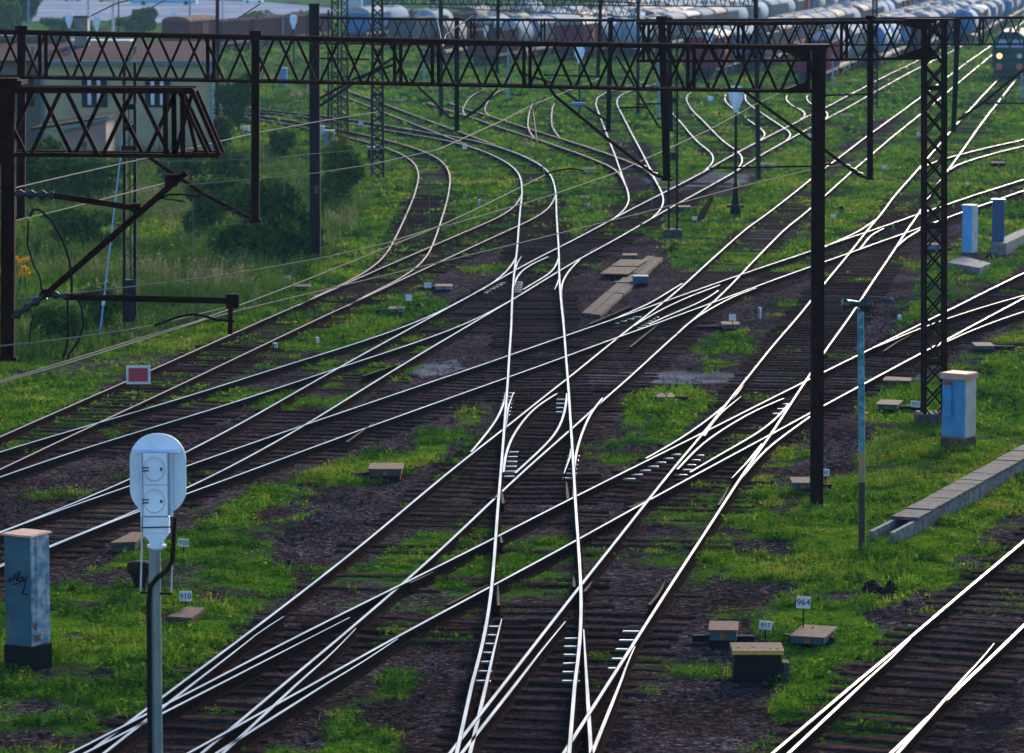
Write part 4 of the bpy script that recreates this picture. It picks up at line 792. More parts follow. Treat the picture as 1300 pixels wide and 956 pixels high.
for l_, a in (('white signal back hanging above the grass between the two middle wagons', (735.5, 155, 58, 82, 13)), ('pale signal back above the house roof, just left of the chimney', (88, 62, 17, 37, 9.5)), ('pale signal back above the house roof, just right of the chimney', (123, 64, 19, 42, 9)),
             ('pale signal on a thin post in front of the brown covered wagon', (221, 68, 12, 32, 8)), ('pale signal on a thin post in front of the slatted brown open wagons', (373, 96, 18, 38, 9.5)), ('small pale signal in front of the brown hopper wagon near the thin blue posts', (617, 106, 32, 52, 6)), ('small pale signal standing before the maroon container wagon', (900, 122, 42, 62, 8)), ('blue post signal with a small crosspiece in the grass below the maroon container wagon', (902, 131, 122, 130, 8))): far_signal(l_, *a, base=False)
for l_, x, yb, yt in (('thin blue post on the far grass left of the middle wagons', 538, 108, 64), ('thin blue post in the grass left of the white signal back', 645, 130, 60), ('thin blue post on grass in front of the two drop posts', 836, 152, 76), ('thin blue post in front of the dark open wagon', 1057, 113, 70), ('thin blue post at the right edge of the picture', 1297, 128, 94), ('thin pale blue post before the slatted open wagons, left of a signal', 359, 72, 18)):
    mast(l_, x, yb, yt, .16, M_blue, False, 'post', 'post')
# turquoise pole with a pair of loudspeaker horns
p = G(1094, 703); Y = p.y; k = F / Y; t = thing('loudspeaker_pole', 'peeling turquoise pole with two dark horns on top', 'pole', p); mb = MB(); z1, z2, z3 = AT(0, 573, Y).z, AT(0, 612, Y).z, AT(0, 392, Y).z
mb.tube([(p.x, Y, -.1), (p.x - .01, Y, z2)], .062, 12, 2); mb.tube([(p.x - .01, Y, z2), (p.x - .02, Y, z1)], .061, 12, 1); mb.tube([(p.x - .02, Y, z1), (p.x - .07, Y, z3)], .06, 12, 0); mb.build('pole', [M_turq, mat('yellowed_paint', (.20, .15, .07), .7), mat('tarred_base', (.02, .012, .012), .8)], t)
for dx, sc, dr in ((.04, .135, (.25, -1)), (-.16, .12, (-.9, -.35))):
    c_ = V3((p.x - .07 + dx, Y, AT(0, 386, Y).z)); d_ = V3((dr[0], dr[1], 0)).normalized(); mb = MB(); mb.tube([c_ - d_ * .12, c_ - d_ * .02, c_ + d_ * .08, c_ + d_ * .16, c_ + d_ * .17, c_ + d_ * .1], [.05, .07, .085, sc, sc * .9, .03], 14); mb.build('horn', mat('dark_teal_enamel', (.010, .026, .034), .4), t)
# red board sign
p = G(175, 504); Y = p.y; t = thing('stop_board', 'small crimson board with white border on a thin stake in the grass', 'sign', p); a, b_ = AT(160, 464, Y), AT(191, 487.5, Y); w, h = b_.x - a.x, a.z - b_.z; cx, cz = (a.x + b_.x) / 2, (a.z + b_.z) / 2
mb = MB(); mb.bbox((cx, Y, cz), (w, .03, h), .006); mb.build('frame', M_whitep, t); mb = MB(); mb.box((cx, Y - .018, cz - .0), (w * .8, .012, h * .74)); mb.build('panel', M_red, t); mb = MB(); mb.tube([(cx + .0, Y + .01, -.05), (cx, Y + .01, cz)], .016, 8); mb.build('stake', M_steel2, t)
# mushroom-shaped iron bollard behind the signal
p = G(178, 752); t = thing('iron_bollard', 'black mushroom-shaped iron bollard in grass behind the signal post', 'bollard', p); u_ = 1 / KY(752); mb = MB(); x, y = p.x, p.y
mb.tube([(x, y, -.02), (x, y, .12), (x, y, .30)], [8.5 * u_, 8.5 * u_, 10.5 * u_], 18); mb.build('stem', M_black, t); mb = MB(); mb.tube([(x, y, .30), (x, y, .36), (x, y, .47), (x, y, .52), (x, y, .545)], [11 * u_, 16.5 * u_, 16.5 * u_, 14.5 * u_, 6 * u_], 20); mb.build('cap', [mat('black_cast_iron', (.006, .0055, .006), .9, 0, (.018, .014, .015), 8, spec=.05)], t)

# ------------------------------------------------------------------ track-side cabinets
def strokes(root, Y, lines, M, r=.012, name='graffiti', off=.006):
    mb = MB()
    for pts in lines: mb.tube([V3((AT(x, y, Y).x, Y - off, AT(x, y, Y).z)) for x, y in pts], r, 5)
    return mb.build(name, M, root)
def cabinet(label, x0, xe, x1, yb_front, yt, lid, M1, M2, base_h, lidM, ang, plinthM=M_concdark, name='relay_cabinet'):
    """cabinet whose front runs x0..xe and right side xe..x1 in the photo"""
    p = G(xe, yb_front); Y = p.y; k = F / Y; wf = (xe - x0) / k / math.cos(ang); ws = (x1 - xe) / k / math.sin(ang) if ang > .05 else .5
    H = AT(0, yt, Y).z
    ex, ey = V3((math.cos(ang), -math.sin(ang), 0)), V3((math.sin(ang), math.cos(ang), 0))   # along front to the right; to the back
    c_ = p - ex * wf / 2 + ey * ws / 2; t = thing(name, label, 'cabinet', (c_.x, c_.y, 0), -ang)
    L = lambda mb, nm, M: mb.build(nm, M, t, False)
    mb = MB(); mb.bbox((0, 0, base_h / 2 - .05), (wf + .05, ws + .05, base_h + .1), .02); L(mb, 'plinth', plinthM)
    mb = MB(); mb.bbox((0, 0, base_h + (H - lid - base_h) / 2), (wf, ws, H - lid - base_h), .012); mb.m = [1 if f == 7 else 0 for f in range(len(mb.m))]; body = L(mb, 'body', [M1, M2])
    mb = MB(); mb.bbox((wf / 2 + .008, ws * .02, base_h + (H - lid - base_h) * .5), (.018, ws * .92, (H - lid - base_h) * .94), .006); side = L(mb, 'side_door', M2)
    mb = MB(); mb.box((wf / 2 + .019, ws * .02, base_h + (H - lid - base_h) * .5), (.006, .02, (H - lid - base_h) * .9)); o = mb.build('door_seam', M_palegrey, side, False)
    if lid > 0: mb = MB(); mb.bbox((0, 0, H - lid / 2), (wf + .1, ws + .1, lid), .025); L(mb, 'lid', lidM)
    return t, wf, ws, H, base_h
M_cabside = mat('pale_side_paint', (.40, .41, .42), .8, 0, (.40, .32, .24), 3.0, spec=.1)  # paler, brown-mottled colour for the cabinet's right side
M_lidr = mat('rust_pink_lid', (.36, .18, .12), .8, 0, (.45, .26, .19), 8)
M_bluecab = mat('blue_cabinet_paint', (.035, .20, .40), .6, 0, (.028, .15, .31), 3, spec=.3)
M_worn = mat('worn_blue_white_paint', (.05, .15, .24), .6, 0, (.33, .36, .40), 6)
t, wf, ws, H, bh = cabinet('blue cabinet with rusty pink overhanging lid and grey plinth by the lattice tower', 1197, 1224, 1241, 571, 475, .13, M_bluecab, M_cabside, .22, M_lidr, .62)
mb = MB(); mb.bbox((-.12, -ws / 2 - .04, bh + .85), (.2, .08, .72), .012); nb = mb.build('meter_box', M_bluecab, t, False); mb = MB(); mb.box((-.12, -ws / 2 - .05, bh + 1.23), (.18, .09, .09)); mb.build('rusty_cover', M_rust, nb, False)
mb = MB(); mb.box((0, -ws / 2 - .003, bh + .025), (wf * .98, .006, .05)); mb.box((wf / 2 + .003, 0, bh + .035), (.006, ws * .96, .07)); mb.build('rust_edge', M_rust, t, False)
t, wf, ws, H, bh = cabinet('tall worn blue cabinet with black graffiti scribble at the bottom left corner', 4, 40, 60, 851, 680, .02, mat('worn_teal_paint', (.018, .065, .105), .7, 0, (.032, .095, .14), 2.5, spec=.2), M_worn, .36, M_lidr, .5, M_black)
def gl_(pts): return [V3((-wf / 2 + (x - 4) / 36 * wf, -ws / 2 - .004, bh + (826 - y) / 146 * (H - bh))) for x, y in pts]
mb = MB()
for s_ in ([(9, 742), (13, 737), (15, 741), (11, 744), (17, 738), (19, 731), (18, 740), (22, 735), (21, 741)], [(22, 741), (23, 729), (26, 728), (25, 735), (22, 737), (27, 743)], [(26, 738), (29, 734), (30, 740), (27, 741)], [(30, 735), (31, 741), (35, 733), (33, 744), (31, 752), (29, 758), (32, 757), (37, 757)], [(17, 746), (23, 744)]): mb.tube(gl_(s_), .011, 5)
mb.build('graffiti', M_black, t, False)
mb = MB(); mb.bbox((wf / 2 + .026, -.02, bh + .95), (.03, ws * .42, 1.5), .008); mb.build('door_panel', M_worn, t, False); mb = MB()
for z_ in (.12, .3): mb.box((wf / 2 + .02, -ws * .25, bh + z_), (.012, ws * .3, .1)); 
mb.box((-wf * .3, -ws / 2 - .003, bh + .3), (.03, .006, .5)); mb.build('rust_stain', M_rust, t, False)
t, wf, ws, H, bh = cabinet('tall pale blue cabinet on its own concrete slab at the right', 1222, 1233, 1242, 331, 269, .03, mat('light_blue_paint', (.06, .27, .60), .6, 0, (.05, .23, .50), 3), M_palegrey, .04, M_palegrey, .7)
t, wf, ws, H, bh = cabinet('tall dark blue cabinet behind the concrete trough at the right', 1259, 1274, 1276, 321, 253, .02, mat('deep_blue_paint', (.006, .045, .13), .65), M_blue, .12, M_blue, .12)
p = G(1228, 342); t = thing('foundation_slab', 'low concrete slab under the pale blue cabinet', 'slab', p); mb = MB(); A_ = [G(1203, 333, .25), G(1244, 340, .25), G(1258, 334, .25), G(1222, 325, .25)]; mb.add([(v.x, v.y, -.1) for v in A_] + [tuple(v) for v in A_], [(0, 1, 5, 4), (1, 2, 6, 5), (2, 3, 7, 6), (3, 0, 4, 7), (4, 5, 6, 7)]); mb.build('slab', M_conc, t)
for o in bpy.data.objects:
    if o.get('label', '').startswith('tall pale blue cabinet'): o.location.z = .24
for lab, x, yb, yt, w, M in (('grey bin-like cabinet beside a white one under the lattice mast pair', 418, 190, 165, 12, M_blue), ('white cabinet just behind the grey bin-like cabinet', 407, 172, 160, 10, M_whitep), ('small light blue cabinet among the weeds right of the house', 312, 170, 160, 8, M_palegrey), ('blue cabinet behind the main gantry beam near the left tracks', 360, 112, 86, 9, M_blue), ('dark blue equipment box at the foot of the lattice mast', 471, 205, 186, 9, M_steel2)):
    p = G(x, yb); k = KY(yb); t = thing('relay_cabinet', lab, 'cabinet', p); h = (yb - yt) / k; w_ = w / k; mb = MB(); mb.bbox((p.x, p.y, h / 2 - .03), (w_, w_ * .7, h), .02); mb.build('body', M, t); mb = MB(); mb.bbox((p.x, p.y, h - .02), (w_ * 1.1, w_ * .8, .06), .01); mb.build('lid', M_palegrey if M is not M_whitep else M_whitep, t)
p = G(338, 197); t = thing('warning_board', 'rusty brown board standing in the weeds beside the left drop post', 'sign', p); k = KY(197); mb = MB(); mb.bbox((p.x, p.y, 8 / k), (11 / k, .05, 12 / k), .01); mb.build('board', M_rustlid, t); mb = MB(); mb.tube([(p.x, p.y + .04, -.05), (p.x, p.y + .04, 13 / k)], .03, 6); mb.build('stake', M_steel2, t)

# ------------------------------------------------------------------ point machines and number plates
def point_machine(label, x, yb, w, h, d, lidM, bodyM, rod=None, ang=0, lidonly=False):
    p = G(x, yb); k = KY(yb); W_ = w / k; H_ = h / k * .7; D_ = d; t = thing('point_machine', label, 'point machine', (p.x, p.y + D_ / 2, 0), ang)
    mb = MB(); mb.bbox((0, 0, H_ * .3), (W_ * .9, D_ * .86, H_ * .66), .02); mb.build('base', M_black, t, False)
    mb = MB(); mb.bbox((0, 0, H_ * .62), (W_ * .97, D_ * .95, H_ * .5), .015); b_ = mb.build('body', bodyM, t, False)
    mb = MB(); mb.bbox((0, 0, H_ * .9), (W_ * 1.06, D_ * 1.05, H_ * .12), .012); mb.build('lid', lidM, t, False)
    mb = MB(); mb.box((0, -D_ * .485, H_ * .6), (.1, .03, .08)); mb.build('latch', M_rust, b_, False)
    if rod:
        mb = MB()
        for dx in rod: mb.bbox((dx / k / 2, .02, .07), (abs(dx) / k, .13, .1), .01)
        mb.build('drive_rod', M_steel2, t, False)
    return t
M_pmblue = mat('flaked_blue_paint', (.022, .085, .14), .7, 0, (.035, .04, .045), 16, spec=.2)
PMS = [('low point machine with plain brown lid on the gravel left of the middle tracks', 489, 611, 42, 24, .85, M_rustlid, M_concdark, (-46,), .0), ('point machine with brown lid in the weeds right of the central slip crossing', 845, 512, 22, 12, .8, M_rustlid, M_pmblue, (34, -20), 0),
 ('point machine with brown lid beside number 922 in the grass', 1131, 524, 28, 16, .9, M_rustlid, M_pmblue, (44,), -.25), ('point machine with rusty lid and bright blue sides below sign 964', 1036, 824, 44, 24, .95, M_rustlid, M_pmblue, (-40, 26), -.3), ('big point machine with steep brown lid at bottom right of the middle tracks', 920, 822, 36, 34, .75, M_rustlid, M_pmblue, (40, -40), -.08),
 ('point machine with brown lid half hidden behind the foot of the thick right mast', 1019, 626, 26, 20, .8, M_rustlid, M_pmblue, (40,), 0), ('point machine with reddish lid left of the thick mast, plate above it', 928, 421, 22, 14, .8, M_rustlid, M_pmblue, (-42,), 0), ('blue point machine with tan lid between the left tracks', 503, 400, 20, 12, .8, M_rustlid, M_blue, (-26,), 0),
 ('blue point machine near the dark equipment box by the left slip crossing', 563, 370, 21, 10, .8, M_rustlid, M_blue, (-34,), 0), ('teal low point machine in the tall grass beyond the rusty track', 383, 369, 21, 8, .8, M_plank, M_pmblue, None, 0), ('point machine under the white plate right of the middle curve', 869, 268, 16, 8, .9, M_rustlid, M_pmblue, (28,), 0),
 ('long flat point machine with pinkish lid just right of the white backed signal', 976, 213, 20, 7, 1.0, M_plank, M_whitep, None, 0), ('point machine at the right edge of the lower right grass', 1251, 447, 24, 12, .9, M_rustlid, M_pmblue, (40,), 0), ('dark point machine with pink lid near the far right curves', 1268, 212, 18, 8, 1.0, M_plank, M_steel2, None, 0),
 ('point machine with tan lid among the curves left of centre', 748, 221, 17, 10, .9, M_plank, M_palegrey, (-20,), 0), ('small tan point machine on grass left of the winding middle track', 668, 187, 14, 7, .9, M_plank, M_palegrey, None, 0), ('small point machine beside the lowered rail in the upper grass', 744, 254, 14, 6, .8, M_plank, M_palegrey, None, 0), ('pale lidded point machine beside the thick mast in the upper grass', 1076, 149, 16, 5, 1.0, M_plank, M_palegrey, None, 0),
 ('blue point machine partly hidden by the lattice tower', 1190, 320, 24, 14, .9, M_plank, M_blue, (20,), 0), ('flat timber-lidded point machine next to the plank walkway', 800, 330, 18, 9, .8, M_rustlid, M_pmblue, None, 0), ('flat point machine with pale lid on the grass past the grey cabinet', 380, 133, 14, 6, 1.0, M_plank, M_steel2, None, 0), ('small point machine beyond the arm over the left curves', 506, 130, 14, 5, 1.0, M_plank, M_palegrey, None, 0)]
for a in PMS: point_machine(*a)
def yellow_box():
    p = G(962, 866); k = KY(866); t = thing('equipment_box', 'black box with tan lid edged in yellow at the bottom right', 'box', (p.x, p.y + .3, 0), .0); mb = MB(); mb.bbox((0, 0, .2), (60 / k, .5, .46), .03); mb.build('body', M_black, t, False); mb = MB(); mb.bbox((0, 0, .47), (67 / k, .62, .035), .01); mb.build('lid', M_rustlid, t, False); mb = MB(); mb.box((0, -.316, .455), (66 / k, .012, .07)); mb.build('yellow_edge', M_yel, t, False); mb = MB()
    for x_ in (-.28, -.05, .2, .3): mb.cyl((x_, -.1 - .1 * (x_ > 0), .487), .015, .012, 8)
    mb.build('bolt', M_rust, t, False); mb = MB(); mb.bbox((37 / k, .05, .12), (10 / k, .3, .26), .02); mb.build('side_block', M_concdark, t, False)
yellow_box()
# rusty steel lids flat on the ground
for lab, pts, z in (('flat tilted brown lid on timber below plate 910', [(212, 790), (243, 792), (260, 779), (236, 778)], .05), ('large flat brown lid beside the track behind the signal head', [(140, 699), (172, 698), (190, 686), (168, 685)], .1), ('flat tan lid on the ground beside the lattice tower track', [(1120, 488), (1156, 489), (1157, 485), (1124, 483)], .06)):
    A_ = [G(*q) for q in pts]; c_ = sum(A_, V3()) / 4; t = thing('ground_box', lab, 'box', (c_.x, c_.y, 0)); mb = MB(); lo = [c_ + (q - c_) * .93 for q in A_]; mb.add([v + V3((0, 0, -.05)) for v in lo] + [v + V3((0, 0, z)) for v in lo], [(0, 1, 5, 4), (1, 2, 6, 5), (2, 3, 7, 6), (3, 0, 4, 7), (4, 5, 6, 7)]); mb.build('body', M_concdark, t); mb = MB(); mb.add([v + V3((0, 0, z + .004)) for v in A_] + [v + V3((0, 0, z + .05)) for v in A_], [(3, 2, 1, 0), (0, 1, 5, 4), (1, 2, 6, 5), (2, 3, 7, 6), (3, 0, 4, 7), (4, 5, 6, 7)]); mb.build('lid', M_rustlid, t)
def plate(label, txt, x, y, yb, w, h, tilt=0, M=M_whitep):
    p = G(x, yb); Y = p.y; k = F / Y; t = thing('number_plate', label, 'number plate', p); z = AT(0, y, Y).z; xx = AT(x, y, Y).x
    mb = MB(); M3 = Matrix.Rotation(tilt, 3, 'Y'); mb.box((xx, Y, z), (w / k, .015, h / k), M=M3); b_ = mb.build('plate', M, t); mb = MB(); mb.tube([(p.x, Y + .015, -.05), (xx, Y + .015, z)], .012, 6); mb.build('stake', M_steel2, t)
    if txt: o = text_obj(txt, h / k * .78, (xx, Y - .0105, z), M_black, b_)
    return t
plate('white plate numbered 964 on a thin leaning stake', '964', 1020, 765, 812, 18, 15, .05); plate('white plate numbered 910 with a rust spot above a brown lid', '910', 235.5, 757, 778, 16, 13, -.03); plate('white plate numbered 920 just right of the signal hose', '920', 233, 689, 706, 13, 10, .05); plate('white plate numbered 917 beside the big point machine', '917', 972, 794, 812, 17, 11, .1)
plate('white plate numbered 922 between a point machine and the lattice tower', '922', 1162, 513, 524, 12, 8, .12); plate('white plate numbered 92 right of the thick mast foot', '92', 1048, 600, 621, 10, 9, .08)
for lab, a in (('tan plate above the point machine left of the thick mast', (930, 403, 421, 9, 8)), ('pale plate above the blue point machine by the left slip crossing', (543, 362, 374, 9, 7)), ('pale plate on the ground left of the blue point machine between left tracks', (519, 378, 396, 8, 8)), ('blue-white plate in the tall grass above the teal point machine', (366, 353, 366, 7, 6)), ('small white plate on grass below the far right curves', (1228, 233, 239, 4, 4)), ('small blue plate in the upper right grass beside a dirt line', (1166, 170, 178, 5, 5)), ('small blue plate in the right grass below the drop post', (1122, 212, 219, 6, 5)), ('white plate in grass beside the lowest part of the thick mast track', (882, 277, 284, 6, 5)), ('small white plate beside the left curve under the lattice beam', (590, 187, 196, 6, 5)), ('small pale plate at the far left curve by the lattice masts', (458, 157, 163, 6, 5)), ('pale plate near the upper slip on the right, over a dark lump', (1058, 274, 284, 7, 5)), ('small white plate next to the thick mast in the upper grass', (1028, 172, 180, 7, 5))): plate(lab, '', a[0], a[1], a[2], a[3], a[4], random.uniform(-.08, .08), M_palegrey if 'blue' in lab else M_whitep)
# little concrete markers, red on one side
for lab, x, yb, w, h in (('small red and white marker between the rusty and the bright left tracks', 402.5, 438, 5, 10), ('slim pale marker on the ballast left of the thick mast', 964.5, 406, 4, 16), ('small pale marker post in the grass inside the left curve', 608.5, 262, 3.5, 9), ('small pale marker in the grass above the upper slip crossing', 747.5, 265, 3, 7), ('pale pinkish marker on the ballast left of the central slip crossing', 573, 537, 6, 9), ('pinkish marker stump in the weeds right of the central slip crossing', 825, 537, 6, 11), ('small pinkish marker on the gravel above the signal head', 75, 626, 6, 8), ('small white marker beside the ballast left of the lattice tower', 1142, 407, 5, 7), ('slim brownish marker touching the left side of the thick mast', 1025, 308, 3, 13), ('white marker stump on the grass near the left red track', 349, 443, 6, 8)):
    p = G(x, yb); k = KY(yb); t = thing('marker_post', lab, 'marker', p); mb = MB(); mb.bbox((p.x, p.y, h / k / 2 - .03), (w / k, w / k, h / k + .06), .012); mb.build('post', M_rust if 'brown' in lab else (M_plank if 'pinkish' in lab else M_whitep), t)
    if 'red' in lab or 'slim pale' in lab: mb = MB(); mb.box((p.x - w / k * .28, p.y - w / k * .5 - .003, h / k * .5), (w / k * .36, .006, h / k * .9)); mb.build('red_face', M_red, t)

# ------------------------------------------------------------------ walkway, pallets, cable trough, debris
A_ = [G(738, 402), G(762, 404), G(842, 330), G(822, 328)]; c_ = sum(A_, V3()) / 4; t = thing('plank_walkway', 'worn grey-brown plank walkway lying across the ballast', 'walkway', (c_.x, c_.y, 0))
for i in range(3):
    for jn in range(2):
        a0, a1 = i / 3 + .006, (i + 1) / 3 - .006; mid = lambda t_, u_: (A_[0].lerp(A_[3], t_)).lerp(A_[1].lerp(A_[2], t_), u_); u0, u1 = (.0, .485) if jn == 0 else (.515, 1.0); z = .10 + random.uniform(-.012, .015); mb = MB(); B = [mid(a0, u0), mid(a0, u1), mid(a1, u1), mid(a1, u0)]
        mb.add([v + V3((0, 0, -.05)) for v in B] + [v + V3((0, 0, z)) for v in B], [(0, 1, 5, 4), (1, 2, 6, 5), (2, 3, 7, 6), (3, 0, 4, 7), (4, 5, 6, 7)]); mb.build('plank', M_plank, t)
for lab, x, y in (('broken brown pallet beside the plank walkway, the lower of two', 786, 350), ('broken brown pallet beside the plank walkway, the upper of two', 799, 340)):
    p = G(x, y); t = thing('wooden_pallet', lab, 'pallet', p, -.16)
    for i in range(8): mb = MB(); mb.box((0, -1.15 + i * .33, .17), (.95, .24, .03)); mb.build('slat', M_rustlid, t, False)
    for i in (-1, 0, 1): mb = MB(); mb.box((i * .4, 0, .07), (.1, 2.6, .15)); mb.build('bearer', M_sleeper, t, False)
p = G(774, 358); t = thing('equipment_box', 'blue topped box resting across the middle of the plank walkway', 'box', G(813, 362)); q = G(813, 362); mb = MB(); mb.bbox((q.x, q.y, .2), (.5, .6, .24), .02); mb.build('body', M_pmblue, t); mb = MB(); mb.bbox((q.x - .3, q.y, .05), (1.1, .25, .14), .01); mb.build('base', M_black, t)
# concrete cable trough with lids
M_lidc = mat('mossy_grey_lid', (.05, .044, .047), .95, 0, (.095, .085, .09), 6, .4, 30, spec=.1)
top = [(1119, 673), (1170, 647), (1212, 623), (1250, 602), (1300, 574), (1400, 522)]; CW = .48
P = smooth(resample(gl(top, .3), .5), 3); _, nn = normals(P); P = P[P[:, 1] < 105]
t = thing('cable_trough', 'weathered concrete cable trough curving away through the right hand grass', 'cable trough', (*P[0], 0)); m = len(P); nn = nn[:m]
for s_ in (-1, 1):
    mb = MB(); Vs = []
    for i in range(m):
        q0, q1 = P[i] + nn[i] * s_ * CW / 2, P[i] + nn[i] * s_ * (CW / 2 - .08); Vs += [(*q0, -.1), (*q0, .27), (*q1, .27), (*q1, -.1)]
    mb.add(Vs, [tuple(reversed((i * 4 + j, i * 4 + (j + 1) % 4, i * 4 + 4 + (j + 1) % 4, i * 4 + 4 + j))) for i in range(m - 1) for j in range(4)] + [(0, 1, 2, 3)]); mb.build('side_wall', M_conc, t)
s_ = 1.9; D = np.r_[0, np.cumsum(np.linalg.norm(np.diff(P, axis=0), axis=1))]; s_ = 1.5
while s_ < D[-1] - .6 and s_ < 40:
    c0 = V3((np.interp(s_ + .24, D, P[:, 0]), np.interp(s_ + .24, D, P[:, 1]), .30 + random.uniform(-.008, .012))); j = int(np.searchsorted(D, s_)); tx = P[min(j + 1, m - 1)] - P[max(j - 1, 0)]; mb = MB(); mb.bbox(c0, (.485, CW + .04, .06), .008, math.atan2(tx[1], tx[0]) + random.gauss(0, .012)); mb.build('trough_lid', M_lidc if random.random() < .6 else M_concdark, t); s_ += .5
P = resample(gl([(1268, 312), (1300, 297), (1345, 278)], .3), .6); t = thing('cable_trough', 'short concrete trough wall behind the two tall blue cabinets', 'cable trough', (*P[0], 0)); mb = MB()
for a, b_ in zip(P[:-1], P[1:]): mb.bar((*a, .15), (*b_, .15), .55, .5)
mb.build('side_wall', M_conc, t)
def lump(name, label, cat, x, y, w, h, M, n=9, seed=1, long=1.0):
    r_ = random.Random(seed); p = G(x, y); k = KY(y); rx, ry, rz = w / k / 2, w / k / 2 * long, h / k; V = []; Fc = []
    for i in range(5):
        for j in range(n): a = 2 * PI * j / n; e = (math.cos(i / 4 * PI / 2)) ** .6; s_ = r_.uniform(.75, 1.1); V.append((p.x + rx * e * s_ * math.cos(a), p.y + ry * e * s_ * math.sin(a), -.03 + rz * (i / 4) * r_.uniform(.85, 1.05) + (0 if i else -.03)))
    Fc = [(i * n + j, i * n + (j + 1) % n, i * n + n + (j + 1) % n, i * n + n + j) for i in range(4) for j in range(n)] + [tuple(range(4 * n, 5 * n))]; mb = MB(); mb.add(V, Fc); o = mb.build(name, M); return tag(o, label, cat)
M_wood = mat('rotten_dark_wood', (.009, .0075, .0085), .95, 0, (.022, .018, .018), 10, .5, 30, spec=.03)
lump('rotten_log', 'dark rotten log lying in the lower right grass', 'log', 1108, 750, 32, 17, M_wood, seed=3); lump('rotten_log', 'short dark stump end touching the lower right log', 'log', 1130, 752, 20, 20, M_wood, seed=4)
lump('timber_offcut', 'pale broken timber end on the gravel left of the lower tracks', 'timber', 375, 707, 22, 10, M_plank, seed=5); lump('timber_offcut', 'dark broken timber under the pale one left of the lower tracks', 'timber', 367, 717, 22, 9, M_wood, seed=6); lump('rock', 'dark rock in the ballast right of the thick mast and horn pole', 'rock', 1127, 383, 20, 9, M_concdark, seed=7); lump('rock', 'dark lump on the ballast edge above the upper right slip crossing', 'rock', 1068, 270, 13, 11, M_wood, seed=8)
lump('rock', 'round white stone in gravel at lower right', 'stone', 1155, 795, 8, 5, M_whitep, seed=9); lump('rock', 'grey stone at the foot of the thick right mast', 'stone', 1038, 655, 9, 6, M_conc, seed=10); lump('drum_pot', 'dark pot on the grass beside the pale blue cabinet slab', 'pot', 1257, 330, 14, 9, M_black, seed=11); lump('timber_offcut', 'dark timber pile in the grass right of the lattice mast', 'timber', 498, 218, 18, 5, M_wood, seed=12); lump('timber_offcut', 'dark timber pile with a rusty end below the lattice mast', 'timber', 480, 250, 26, 6, M_wood, seed=13)
lump('rock', 'dark block on the ballast left of the blue point machine pair', 'rock', 532, 391, 16, 9, M_black, seed=14); lump('rock', 'dark clod on the ballast right of the thin plate and point machine', 'rock', 484 + 392, 470, 10, 6, M_wood, seed=15); lump('plastic_bottle', 'tiny red blossom-like cap lying in the grass above sign 964', 'litter', 971, 752, 4.5, 5, mat('red_plastic', (.5, .02, .03), .5), seed=16)
p = G(900, 262); t = thing('stacked_rails', 'few rusty rail lengths leaning upward near the pale plate', 'rails', p); mb = MB()
for i in range(3): mb.bar(G(886 + i * 3, 281) + V3((0, 0, .1)), G(901 + i * 2, 262) + V3((0, 0, .35)), .06, .1)
mb.build('rail_lengths', M_rail, t)

# ------------------------------------------------------------------ vegetation
def leaf_cloud(name, parent, blobs, n, leaf, M, tone=.5, seed=0, hollow=.55):
    """leaf-sized faces spread through the outer part of several overlapping lumps"""
    r = np.random.default_rng(seed + 11); V = []; T = []
    vol = np.array([b[3] * b[4] * b[5] for b in blobs]); vol = vol / vol.sum()
    for (cx, cy, cz, rx, ry, rz), f_ in zip(blobs, vol):
        m = int(n * f_) + 8; d = r.normal(0, 1, (m, 3)); d /= np.linalg.norm(d, axis=1)[:, None]; rad = r.uniform(hollow, 1.06, m) ** .7
        rad *= .75 + .5 * vnoise(d[:, 0] * 3 + seed, d[:, 2] * 3 + d[:, 1] * 2 + seed * 3, 1.0)
        c = np.array([cx, cy, cz]) + d * rad[:, None] * np.array([rx, ry, rz]); c = c[c[:, 2] > .03]; m = len(c)
        L = leaf * r.uniform(.55, 1.35, m); u = r.normal(0, 1, (m, 3)); u /= np.linalg.norm(u, axis=1)[:, None]; w = np.cross(u, r.normal(0, 1, (m, 3))); w /= np.linalg.norm(w, axis=1)[:, None]
        a = u * L[:, None]; b_ = w * (L * .55)[:, None]
        V.append(np.stack([c - a, c + b_, c + a, c - b_], 1)); T.append(np.clip(tone + r.normal(0, .13, m) + (r.random() - .5) * .25, 0, 1))
    V = np.concatenate(V); o = big_mesh(name, V.reshape(-1, 3) - np.array(parent.location), 4, M, np.concatenate(T)); o.parent = parent; return o
M_dkleaf = leaf_mat('dark_bush_leaves', [(0, (.010, .034, .008)), (.4, (.030, .078, .014)), (.75, (.062, .125, .02)), (1, (.11, .165, .03))])
M_mdleaf = leaf_mat('mid_bush_leaves', [(0, (.018, .045, .007)), (.45, (.05, .105, .012)), (.8, (.10, .155, .018)), (1, (.20, .19, .028))])
M_orleaf = leaf_mat('turning_leaves', [(0, (.03, .06, .012)), (.4, (.08, .11, .02)), (.7, (.20, .14, .03)), (1, (.35, .13, .03))])
M_bark = mat('bark', (.035, .026, .02), .9, 0, (.06, .045, .035), 8)
